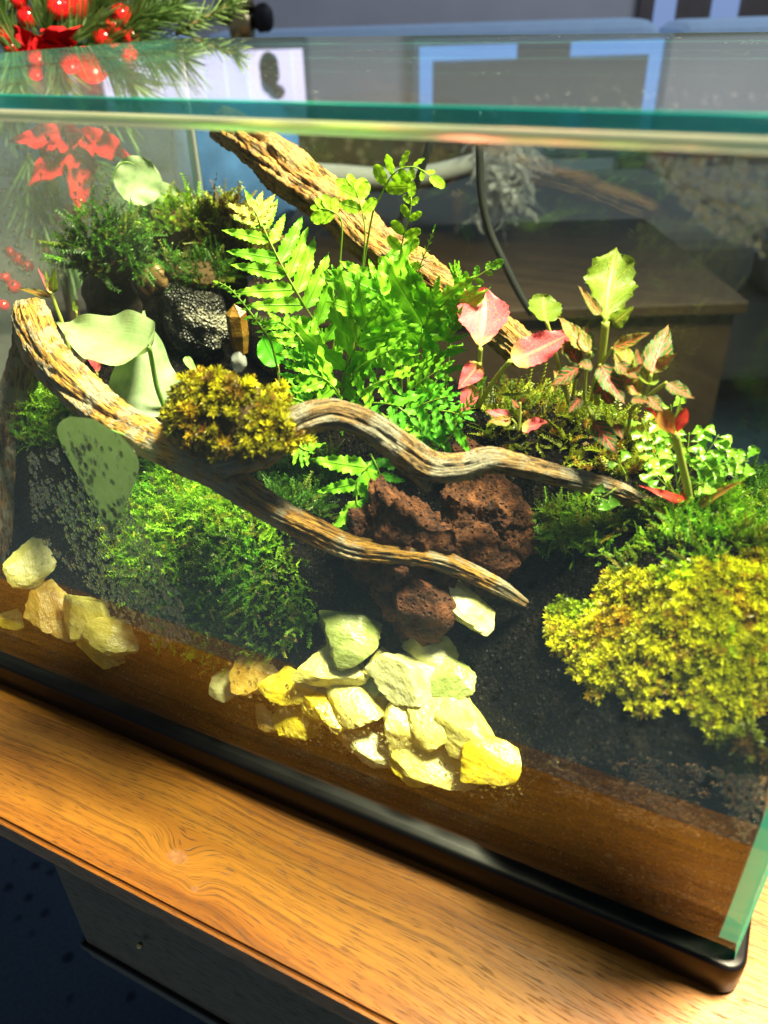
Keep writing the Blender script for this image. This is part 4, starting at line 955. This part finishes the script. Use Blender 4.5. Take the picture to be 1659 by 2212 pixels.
# small-leaved fern on the right
t = NT('button_leaf'); nz = t.noise(t.coord(), 2, 3); rd = t.rand()
M_BTN = t.leafy(t.mix(rd, t.mix(nz, (.13, .40, .02, 1), (.22, .52, .04, 1)), (.32, .54, .05, 1)), .28, .38)
BT = [leaf_mesh('leaflet', .95, 'fan', M_BTN, 5, .10, .12, .12+.1*s, 12, 3, .06, s) for s in range(3)]
bt = thing('maidenhair_fern', 'low plant with many small fan-shaped lime leaflets behind the red seedling', 'fern', at(*c5(1180, 1360, .12)))
def spray(pts, n, sz_=31, start=.25, Lr=.9):
    P = [at(*q) for q in pts]; C = catmull([list(p) for p in P], 40); k = depth(V3(C[20]))/FPX
    put('stalk', tube('stalk', C[::2].tolist(), 1.6*k, .8*k, M_RACH, 14, 5), None, bt)
    T, _, _ = frames(C)
    for i in range(n):
        t_ = start+(1-start)*(i+.5)/n; j = min(39, int(t_*39)); c = V3(C[j]); tg = V3(T[j]); nf = facing(c, .8); s_ = tg.cross(nf).normalized()
        for sg in (-1, 1):
            dr = (s_*sg+tg*.55+nf*random.uniform(-.3, .3)).normalized(); b = c+dr*sz_*k*.12
            nn = (nf+V3((random.uniform(-.5, .5), random.uniform(-.5, .5), random.uniform(-.2, .4)))).normalized()
            leaf_at('leaflet', random.choice(BT), b, b+dr*sz_*k*random.uniform(.75, 1.1), nn, bt, 0, random.uniform(.85, 1.1))
for pts, n in [([c5(1190, 1340, .12), c5(1280, 1220, .118), c5(1360, 1130, .118), c5(1410, 1050, .12)], 5), ([c5(1200, 1350, .12), c5(1330, 1260, .116), c5(1450, 1200, .114), c5(1570, 1190, .113)], 6), ([c5(1180, 1360, .12), c5(1120, 1240, .12), c5(1060, 1120, .122), c5(1010, 960, .124)], 6),
               ([c5(1190, 1330, .122), c5(1230, 1200, .125), c5(1250, 1110, .127), c5(1255, 1040, .128)], 4), ([c5(1180, 1360, .118), c5(1120, 1300, .114), c5(1060, 1240, .112)], 3), ([c5(1230, 1380, .118), c5(1290, 1320, .114), c5(1350, 1300, .112)], 3),
               ([c5(1150, 1300, .125), c5(1100, 1180, .13), c5(1080, 1060, .132)], 4), ([c5(880, 1330, .1), c5(840, 1360, .095), c5(800, 1380, .092)], 2), ([c5(930, 1260, .11), c5(905, 1215, .11), c5(890, 1180, .11)], 1), ([c5(1160, 1080, .125), c5(1165, 960, .125), c5(1160, 900, .125)], 2),
               ([c5(1200, 1350, .116), c5(1180, 1230, .112), c5(1170, 1150, .112)], 3), ([c5(1250, 1340, .12), c5(1360, 1220, .122), c5(1480, 1130, .122)], 5)]:
    spray(pts, n)

# ---- vine with pale grey-green leaves on the left
def mk_vine(name, c0, c1):
    t = NT(name); uv = t.n('ShaderNodeUVMap').outputs[0]; sx = t.n('ShaderNodeSeparateXYZ'); t.set(sx.inputs[0], uv)
    u = t.math('ABSOLUTE', t.math('SUBTRACT', sx.outputs[0], .5))
    st = t.noise(t.scale(uv, (46, 1.6, 1)), 1.0, 3, .6); nz = t.noise(t.coord(), 9, 5, .65)
    c = t.mix(t.math('ADD', t.math('MULTIPLY', st, .5), t.math('MULTIPLY', t.ss(nz, .3, .7), .6)), (*c0, 1), (*c1, 1)); c = t.mix(t.math('MULTIPLY', t.ss(u, .02, .005), .3), c, (*c0, 1))
    return t.leafy(c, .45, .3, t.bump(st, .3, .0006), tcol=t.mix(.5, c, (.22, .42, .03, 1)))
M_VINE = mk_vine('pale_vine_leaf', (.28, .42, .15), (.48, .60, .30)); M_VINE2 = mk_vine('green_vine_leaf', (.16, .32, .06), (.26, .44, .10))
vine = thing('vine', 'vine with broad pale grey-green leaves between driftwood and black rock', 'vine', at(355, 890, .09))
def vleaf(b, e, w, m, shape='heart', up=.5, roll=0, cup=.1, curl=.1, label=None, nrm=None):
    return fleaf(vine, b, e, w, m, shape, up, roll, 0, 0, cup, curl, label, nrm, .0 if nrm else .05)
M_VINE3 = mk_vine('wet_vine_leaf', (.16, .25, .10), (.36, .46, .24))
vleaf((322, 748, .075), (118, 690, .095), 92, M_VINE, 'ovate', 1.3, -.2, .22, .05, 'broad pale leaf lying flat')
vleaf((318, 905, .075), (312, 668, .105), 168, M_VINE3, 'heart', .2, .1, .06, .08, 'large upright grey-green leaf')
vleaf((200, 905, .0116), (240, 1152, .0113), 200, M_VINE, 'heart', .0, 0, .0, .0, 'droplet-spattered leaf pressed against the front glass', V3((0, -1, 0)))
vleaf((470, 842, .075), (378, 862, .07), 44, M_VINE2, 'ovate', .9, 0, .2, .1); vleaf((400, 770, .12), (430, 815, .115), 18, M_VINE2, 'lance', .4)
stem(vine, [(322, 748, .075), (330, 790, .08), (340, 840, .082), (358, 890, .085), (360, 930, .08)], 5, 6, M_VINE2)
stem(vine, [(325, 985, .035), (290, 950, .03), (240, 930, .022), (205, 922, .018)], 3, 3, M_VINE2)
sv = thing('sprig', 'yellow-green sprig rising behind the left end of the driftwood', 'seedling', at(120, 690, .11))
for b, e, w, m in [((112, 640, .11), (32, 618, .108), 17, M_ORNG), ((112, 634, .11), (82, 578, .11), 14, M_PINK), ((114, 632, .11), (118, 578, .108), 18, M_LIME), ((108, 628, .11), (98, 582, .112), 16, M_LIME), ((165, 672, .115), (158, 648, .115), 15, M_LIME)]:
    fleaf(sv, b, e, w, m, 'lance', .4, 0, 5, .1)
stem(sv, [(112, 636, .11), (122, 665, .11), (135, 700, .11), (150, 760, .11)], 4, 5)
stem(sv, [(165, 672, .115), (165, 710, .114), (155, 755, .111)], 2.5, 3)
hp = thing('pink_leaf_shoot', 'small pink leaf peeping out under the broad pale vine leaf', 'seedling', at(212, 810, .11))
fleaf(hp, (210, 808, .11), (208, 762, .11), 40, M_PINK, 'fan', .3); stem(hp, [(210, 806, .11), (211, 830, .11), (212, 860, .11)], 2.5, 3)
nl = thing('round_leaf_plant', 'small round dark green leaf showing behind the amber crystal', 'seedling', at(585, 800, .2))
fleaf(nl, (600, 790, .2), (570, 730, .2), 60, M_FERND, 'round', .3, 0, 0); stem(nl, [(600, 788, .2), (602, 810, .2), (600, 840, .2)], 2.5, 3)
gl = thing('loop_tendril', 'thin green tendril looping up beside the misted left pane', 'tendril', at(240, 440, .24))
stem(gl, [(238, 420, .238), (242, 385, .24), (256, 358, .243), (274, 350, .246), (290, 356, .25)], 2, 1.4, M_VINE2, 'tendril')
fleaf(gl, (268, 430, .245), (330, 350, .268), 100, M_VINE3, 'round', .1, 0, 0, label='misted round leaf'); fleaf(gl, (300, 470, .252), (400, 420, .295), 84, M_VINE3, 'round', .1, 0, 0)

# ------------------------------------------------------------------ soil crumbs and droplets
def octa():
    V = np.array([(1, 0, 0), (-1, 0, 0), (0, 1, 0), (0, -1, 0), (0, 0, 1), (0, 0, -1)], float); F = np.array([(0, 2, 4), (2, 1, 4), (1, 3, 4), (3, 0, 4), (2, 0, 5), (1, 2, 5), (3, 1, 5), (0, 3, 5)]); return V, F
oV, oF = octa(); n = 9000
x = rng.uniform(SX0+.002, SX1-.002, n); y = rng.uniform(SY0+.001, .25, n)**1.0; z = soil_h(x, y)
Vs = []; 
for i in range(n):
    s = rng.uniform(.0003, .0012)*(1.5 if rng.random() < .05 else 1); q = rng.normal(0, 1, (3, 3)); q, _ = np.linalg.qr(q)
    Vs.append((oV*rng.uniform(.6, 1.2, (6, 1))*s) @ q+np.array([x[i], y[i], z[i]+s*.3]))
V = clamp_pane(np.vstack(Vs)); F = np.vstack([oF+6*i for i in range(n)])
put('soil_crumbs', mesh('soil_crumbs', V, F, M_SOIL, False), kind='stuff', label='loose wet crumbs over the black soil', cat='soil')
def drops(regions):
    rings, seg = 3, 8; T = [(0, 1.0, 0)]
    tv = [np.array([0, 1.0, 0])]
    for r in range(1, rings+1):
        a = r/rings*math.pi/2
        for k_ in range(seg): tv.append(np.array([math.sin(a)*math.cos(2*math.pi*k_/seg), math.cos(a), math.sin(a)*math.sin(2*math.pi*k_/seg)]))
    tv = np.array(tv); tf = [[0, 1+(k_+1) % seg, 1+k_] for k_ in range(seg)]
    for r in range(rings-1):
        for k_ in range(seg): tf.append([1+r*seg+k_, 1+r*seg+(k_+1) % seg, 1+(r+1)*seg+(k_+1) % seg, 1+(r+1)*seg+k_])
    base = 1+(rings-1)*seg; tf.append([base+k_ for k_ in range(seg)])
    Vs, F, off = [], [], 0
    for (poly, n_, s0, s1, el) in regions:
        xs = [p[0] for p in poly]; ys = [p[1] for p in poly]; done = 0; guard = 0
        pw = [at(px, py, PB) for px, py in poly]; x0, x1 = min(p.x for p in pw), max(p.x for p in pw); z0, z1 = min(p.z for p in pw), max(p.z for p in pw)
        while done < n_ and guard < n_*20:
            guard += 1; x = rng.uniform(x0, x1); z = rng.uniform(z0, z1); u, v = proj_np(np.array([[x, PB, z]]))
            if not in_poly(u, v, poly)[0] or not (HT+.003 < z < z1p-.005) or not (LX+.012 < x < -.012): continue
            if noise.noise(V3((x*55, 0, z*55))) < rng.uniform(-.5, .15): continue
            s = s0+(s1-s0)*rng.random()**2.2; e = 1+el*rng.random(); a = rng.normal(0, .25)
            q = tv*np.array([s, s*.45, s*e]); ca, sa = math.cos(a), math.sin(a)
            q = np.stack([q[:, 0]*ca-q[:, 2]*sa, q[:, 1], q[:, 0]*sa+q[:, 2]*ca], -1)
            Vs.append(q+np.array([x, PB+.0001, z])); F += [[i+off for i in f] for f in tf]; off += len(tv); done += 1
    return np.vstack(Vs), F
V, F = drops([([(60, 980), (200, 960), (330, 1180), (430, 1380), (330, 1400), (180, 1260), (70, 1150)], 1500, .0004, .0015, .9),
              ([(1180, 1640), (1400, 1640), (1659, 1680), (1659, 1830), (1400, 1790), (1200, 1720)], 1000, .0003, .0014, .2),
              ([(1280, 1840), (1600, 1920), (1580, 2040), (1400, 1980)], 120, .0003, .0009, .1),
              ([(0, 280), (200, 280), (260, 420), (120, 620), (0, 640)], 320, .00025, .0008, 1.2),
              ([(1340, 290), (1659, 310), (1659, 560), (1500, 480)], 600, .0002, .0006, .6),
              ([(140, 930), (330, 930), (260, 1130), (200, 1080)], 40, .0006, .0014, 1.5),
              ([(480, 1420), (1100, 1620), (1060, 1700), (480, 1540)], 60, .0005, .0013, 1.6),
              ([(230, 1000), (640, 1150), (640, 1400), (300, 1380)], 140, .0004, .0013, .8),
              ([(600, 1500), (1150, 1700), (1150, 1760), (500, 1560)], 300, .0003, .0009, .1)])
put('condensation', mesh('condensation', V, F, M_DROP), None, tank, kind='stuff')

# ------------------------------------------------------------------ room behind the tank
sofa_m = plain('sofa_fabric', (.27, .235, .215), .9, .2, 40, .08, .3, .003)
sofa = thing('sofa', 'grey upholstered sofa out of focus behind the terrarium', 'sofa', room(0, 2.1, ZF))
roombox('seat_base', -1.6, 1.9, 1.55, 2.5, ZF+.06, -.20, sofa_m, sofa, .03, 3)
for a0 in (-1.55, -.4, .75): roombox('seat_cushion', a0, a0+1.13, 1.5, 2.2, -.198, -.06, sofa_m, sofa, .05, 4)
cush = plain('blue_lit_cushion', (.55, .74, 1.0), .85, .2, 30, .05)  # blue window light on the back cushions is put into the fabric colour
for a0, zt in ((-1.58, .262), (-.42, .262), (.74, .255)): roombox('back_cushion', a0, a0+1.14, 2.2, 2.45, -.05, zt, cush, sofa, .06, 4)
# windows whose light the lid mirrors: found by following the mirrored sight line up to the wall
def wall_mirror(px, py, b=3.39):
    d = ray(px, py); d = V3((d.x, d.y, -d.z)); o = V3((CAM.x, CAM.y, 2*HL-CAM.z)); p = o+d*(b/d.dot(HD))
    q = p-V3((CAM.x, CAM.y, 0)); return q.dot(HR), p.z
def emis(name, c1, c2, st, brick=False):
    t = NT(name); e = t.n('ShaderNodeEmission'); e.inputs[1].default_value = st
    if brick:
        b = t.n('ShaderNodeTexBrick'); t.set(b.inputs['Vector'], t.coord()); t.set(b.inputs[1], (*c1, 1)); t.set(b.inputs[2], (*c2, 1)); b.inputs[3].default_value = (.78, .85, 1, 1); b.inputs['Scale'].default_value = 6
        t.set(e.inputs[0], b.outputs[0])
    else: t.set(e.inputs[0], t.mix(t.noise(t.coord(), 3, 2), (*c1, 1), (*c2, 1)))
    return t.done(e.outputs[0])
E_WIN = emis('daylight_brick_view', (.62, .62, .95), (.80, .74, 1.0), 1.35, True); E_BLUE = emis('blue_daylight', (.14, .36, .85), (.22, .46, .95), .9)
M_FRAME = plain('window_frame', (.35, .42, .52), .5)
def window(name, label, a0, a1, z0, z1, panes, frame=M_FRAME):
    w = thing(name, label, 'window', room((a0+a1)/2, 3.38, z0))
    for (p0, p1, q0, q1, m) in panes: roombox('pane', a0+(a1-a0)*p0, a0+(a1-a0)*p1, 3.37, 3.39, z0+(z1-z0)*q0, z0+(z1-z0)*q1, m, w)
    for (p0, p1, q0, q1) in [(-.03, 0, -.03, 1.03), (1, 1.03, -.03, 1.03), (0, 1, -.03, 0), (0, 1, 1, 1.03)]:
        roombox('frame', a0+(a1-a0)*p0, a0+(a1-a0)*p1, 3.355, 3.395, z0+(z1-z0)*q0, z0+(z1-z0)*q1, frame, w, .004)
    return w
aL, zb = wall_mirror(215, 118); aR, _ = wall_mirror(655, 118)
window('window', 'bright window with a pale brick view mirrored in the left of the lid', aL, aR, zb, zb+.95, [(0, 1, 0, 1, E_WIN)])
a2L, zb2 = wall_mirror(905, 100); a2R, _ = wall_mirror(1430, 98)
M_BLIND = plain('grey_blind', (.26, .27, .30), .8)
window('window', 'window with a drawn grey blind and blue light round it, mirrored in the lid', a2L, a2R, zb2, zb2+.95,
       [(0, .055, 0, 1, E_BLUE), (.945, 1, 0, 1, E_BLUE), (.0551, .40, 0, .05, E_BLUE), (.62, .9449, 0, .05, E_BLUE), (.0551, .9449, .0501, 1, M_BLIND), (.4001, .6199, 0, .05, M_BLIND)])
aN, zn = wall_mirror(128, 140); aN2, _ = wall_mirror(165, 140)
window('window', 'narrow blue-lit side window mirrored beside the berries in the lid', aN, aN2, zb+.02, zb+.95, [(0, 1, 0, 1, E_BLUE)])
M_DARK = plain('dark_ornament', (.02, .018, .02), .6)
og = thing('hanging_ornament', 'dark hanging ornament in front of the bright window, mirrored in the lid', 'ornament', room(0, 3.3, zb+.35))
for (px, py, w, h) in ((582, 150, 40, 60), (578, 178, 26, 40), (597, 198, 34, 28), (571, 168, 16, 30)):
    a, z = wall_mirror(px, py, 3.3); k = 3.3/FPX
    put('figure', rock_mesh('figure', w/2*k, .02, h/2*k, int(px), M_DARK, 5, 3, .05, 1, .85), Matrix.Translation(room(a, 3.3, z)) @ Matrix.Rotation(ROOM_ROT, 4, 'Z'), og)
# lit strips at the right: a glazed door, cut low to clear the mirrored window
p0 = atroom(1410, 40, 3.36); q = p0-V3((CAM.x, CAM.y, 0)); a0 = q.dot(HR); p1 = atroom(1590, 40, 3.36); a1 = (p1-V3((CAM.x, CAM.y, 0))).dot(HR)
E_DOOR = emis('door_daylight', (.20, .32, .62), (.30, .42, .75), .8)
gd = thing('glazed_door', 'brown cabinet with two pale blue glass strips behind the sofa at right', 'doorway', room((a0+a1)/2, 3.36, ZF))
roombox('door_front', a0-.05, a1+.25, 3.36, 3.395, ZF+.003, .43, plain('door_wood', (.20, .16, .14), .6, .4, 20, .1), gd)
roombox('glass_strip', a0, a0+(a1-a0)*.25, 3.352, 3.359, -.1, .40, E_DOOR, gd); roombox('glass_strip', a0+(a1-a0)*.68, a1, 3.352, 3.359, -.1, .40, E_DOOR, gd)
# wooden chest behind the tank
ZC = -.05
c_ = atz(1621, 652, ZC)-V3((CAM.x, CAM.y, 0)); ca, cb = c_.dot(HR), c_.dot(HD); d_ = atz(1415, 470, ZC)-V3((CAM.x, CAM.y, 0)); cb2 = d_.dot(HD)
chest = thing('wooden_chest', 'dark brown wooden chest standing on the carpet behind the right pane', 'chest', room(ca-.4, (cb+cb2)/2, ZF))
roombox('lid', ca-.85, ca, cb, cb2, ZC-.018, ZC, M_CHEST, chest, .003)
roombox('body', ca-.83, ca-.012, cb+.012, cb2-.012, ZF+.002, ZC-.0185, M_CHEST, chest, .002)
# white rod with fluffy end, on the sofa seat
M_WHITE = plain('white_cord', (.80, .78, .74), .8, .2, 60, .1)
wr = thing('white_rod', 'blurred white curved rod with a fluffy end behind the fern', 'decoration', atroom(880, 372, 1.45))
P = [atroom(px, py, 1.45) for px, py in ((640, 372), (740, 378), (860, 385), (950, 372), (1030, 350), (1075, 338))]
put('rod', tube('rod', [list(p) for p in P], .017, .015, M_WHITE, 24, 10), None, wr)
p = atroom(1090, 355, 1.44); vs = [np.array(p)+rng.normal(0, 1, 3)*np.array([.022, .02, .035]) for _ in range(500)]
Vt, Ft, Ct = scatter(FEATH, vs, [np.array([.2, -.3, -.8])]*500, rng.uniform(.02, .045, 500), .6, lambda i, tt: np.ones((len(tt), 3))*rng.uniform(.75, .98))
put('fluff', mesh('fluff', Vt, Ft, M_MOSS, False, Ct), None, wr)
t = NT('woven_basket'); vo = t.vor(t.scale(t.coord(), (1, 1, 1)), 45).outputs['Distance']
M_BASK = t.done(t.bsdf(t.mix(t.ss(vo, .1, .5), (.30, .24, .14, 1), (.12, .09, .05, 1)), .9))
p = atroom(790, 310, 1.6); roombx = rock_mesh('basket', .28, .12, .085, 77, M_BASK, 5, 3, .05, 1, .9)
put('wicker_basket', roombx, Matrix.Translation(p) @ Matrix.Rotation(ROOM_ROT, 4, 'Z'), None, 'blurred tan wicker basket behind the leaning driftwood pole', 'basket')
# cables hanging behind the back pane
M_CABLE = plain('black_cable', (.02, .02, .02), .4)
put('power_cable', tube('power_cable', [list(at(*q)) for q in ((935, 240, .40), (928, 310, .40), (905, 380, .40), (880, 440, .402), (855, 500, .405), (850, 560, .41))], .0030, .0030, M_CABLE, 30, 8), None, None, 'black cable bending left behind the fern tips', 'cable', 'cables behind the tank')
put('power_cable', tube('power_cable', [list(at(*q)) for q in ((1035, 240, .40), (1036, 330, .40), (1040, 420, .40), (1058, 500, .40), (1090, 570, .40), (1120, 630, .40), (1150, 680, .40))], .0030, .0030, M_CABLE, 30, 8), None, None, 'black cable hanging down right behind the pink leaf', 'cable', 'cables behind the tank')
# folded throw past the left rear corner, blue light put into its colour
p = atroom(510, 350, 1.2); put('blue_lit_throw', rock_mesh('blue_lit_throw', .09, .06, .12, 91, plain('blue_lit_cloth', (.08, .20, .50), .9, .2, 30, .3), 6, 3, .1, 1, .8), Matrix.Translation(p) @ Matrix.Rotation(ROOM_ROT, 4, 'Z'), None, 'blue-lit cloth bundle out of focus behind the moss heap', 'cloth')
p = atroom(520, 35, 1.9); orn = thing('brass_ornament', 'small blurred brass ornament on the sofa back near the pine sprigs', 'ornament', p)
for i, (dx, dz, r) in enumerate(((0, -.02, .028), (.01, .02, .02), (-.03, .01, .02), (.045, -.005, .022))):
    put('figure', rock_mesh('figure', r, r, r*1.3, 95+i, M_BRASS if i < 2 else M_DARK, 6, 3, .05, 1, .8), Matrix.Translation(p+HR*dx+V3((0, 0, dz))), orn)

# ------------------------------------------------------------------ christmas arrangement behind the left rear corner
M_BERRY = plain('red_berry', (.55, .008, .012), .12, .6); M_FELT = plain('red_felt', (.42, .006, .010), .85, .2, 70, .3, .5, .002)
t = NT('pine_needle'); M_PINE = t.leafy(t.mix(t.n('ShaderNodeAttribute', attribute_name='tint').outputs[0], (.05, .13, .03, 1), (.16, .27, .08, 1)), .5, .2)
M_TWIG = plain('pine_twig', (.10, .06, .03), .8)
BA = .88
ar = thing('christmas_arrangement', 'red berry and pine arrangement standing behind the left rear corner', 'decoration', atroom(60, 500, BA))
def berry(px, py, r, b=BA): 
    p = atroom(px, py, b); k = b/FPX*1.05; bm = bmesh.new(); bmesh.ops.create_uvsphere(bm, u_segments=16, v_segments=10, radius=r*k); me = bpy.data.meshes.new('berry'); bm.to_mesh(me); bm.free(); me.materials.append(M_BERRY)
    for q in me.polygons: q.use_smooth = True
    put('berry', me, Matrix.Translation(p), ar)
for q in ((8, 72, 19), (60, 38, 18), (125, 18, 20), (262, 34, 19), (90, 134, 16), (112, 112, 12), (246, 60, 18), (225, 85, 20), (285, 82, 18), (40, 0, 15), (25, 105, 14), (130, 470, 15), (150, 452, 12), (165, 490, 14), (142, 500, 11), (90, 520, 14), (70, 505, 11), (104, 540, 12), (40, 560, 14), (22, 545, 11), (60, 575, 12), (30, 620, 14), (12, 600, 11), (110, 560, 12), (520, 470, 18), (505, 495, 16), (8, 660, 12), (84, 455, 11)): berry(*q)
p = atroom(170, 12, BA+.02); k = BA/FPX; bm = bmesh.new(); bmesh.ops.create_uvsphere(bm, u_segments=24, v_segments=14, radius=38*k); me = bpy.data.meshes.new('bauble'); bm.to_mesh(me); bm.free(); me.materials.append(plain('red_bauble', (.4, .012, .01), .2, .6))
for q in me.polygons: q.use_smooth = True
put('bauble', me, Matrix.Translation(p), ar)
for (b, e, w) in [((90, 120), (40, 62), 50), ((90, 120), (150, 70), 52), ((90, 120), (30, 112), 34), ((90, 120), (168, 112), 40), ((180, 290), (60, 400), 90), ((180, 290), (170, 470), 80), ((180, 290), (20, 300), 80), ((180, 290), (270, 330), 60)]:
    bb = atroom(*b, BA-.03); ee = atroom(*e, BA-.06); L = math.hypot(b[0]-e[0], b[1]-e[1])
    leaf_at('petal', leaf_mesh('petal', w/L, 'ovate', M_FELT, 5, .2, .3, .35, 20, 4, .22, int(L)), bb, ee, facing(bb, .2), ar)
def sprig(pts, n, Ln, b=BA, tint=(.0, 1.0)):
    C = catmull([list(atroom(*q, b)) for q in pts], 30); T, N, B = frames(C)
    tw = put('pine_sprig', tube('pine_sprig', C[::2].tolist(), .0018, .001, M_TWIG, 14, 5), None, ar)
    V, F, Cc = [], [], []; k = b/FPX
    for i in range(n):
        j = int(rng.integers(0, 30)); a = rng.uniform(0, 6.283); d = T[j]*.85+(N[j]*math.cos(a)+B[j]*math.sin(a))*.7; d /= np.linalg.norm(d)
        w = np.cross(d, rng.normal(0, 1, 3)); w /= np.linalg.norm(w); L = Ln*k*rng.uniform(.6, 1.1); q = len(V); tt = rng.uniform(*tint)
        V += [C[j]-w*.0009, C[j]+w*.0009, C[j]+d*L+w*.0003, C[j]+d*L-w*.0003]; F.append([q, q+1, q+2, q+3]); Cc += [[tt]*3]*4
    put('needles', mesh('needles', np.array(V), F, M_PINE, False, np.array(Cc)), None, tw)
for pts, n, L in [([(150, 160), (240, 80), (330, 10)], 420, 80), ([(120, 120), (200, 40), (250, -40)], 420, 90), ([(60, 150), (20, 60), (-10, -20)], 320, 80), ([(90, 130), (100, 50), (90, -30)], 320, 70), ([(220, 110), (320, 120), (420, 190)], 380, 90), ([(140, 150), (190, 200), (260, 240)], 320, 90), ([(60, 140), (30, 200), (20, 260)], 260, 80), ([(180, 120), (290, 60), (380, 10)], 380, 80), ([(120, 300), (200, 380), (280, 460)], 360, 120), ([(60, 330), (90, 460), (160, 560)], 360, 120)]:
    sprig(pts, n, L)
sprig([(380, 75), (430, 45), (480, 20), (500, 5)], 160, 40, BA, (1.0, 1.6))
put('stand', tube('stand', [list(atroom(120, 150, BA)), list(atroom(110, 400, BA)), [*atroom(100, 640, BA)[:2], ZF+.002]], .006, .008, M_TWIG, 12, 8), None, ar)
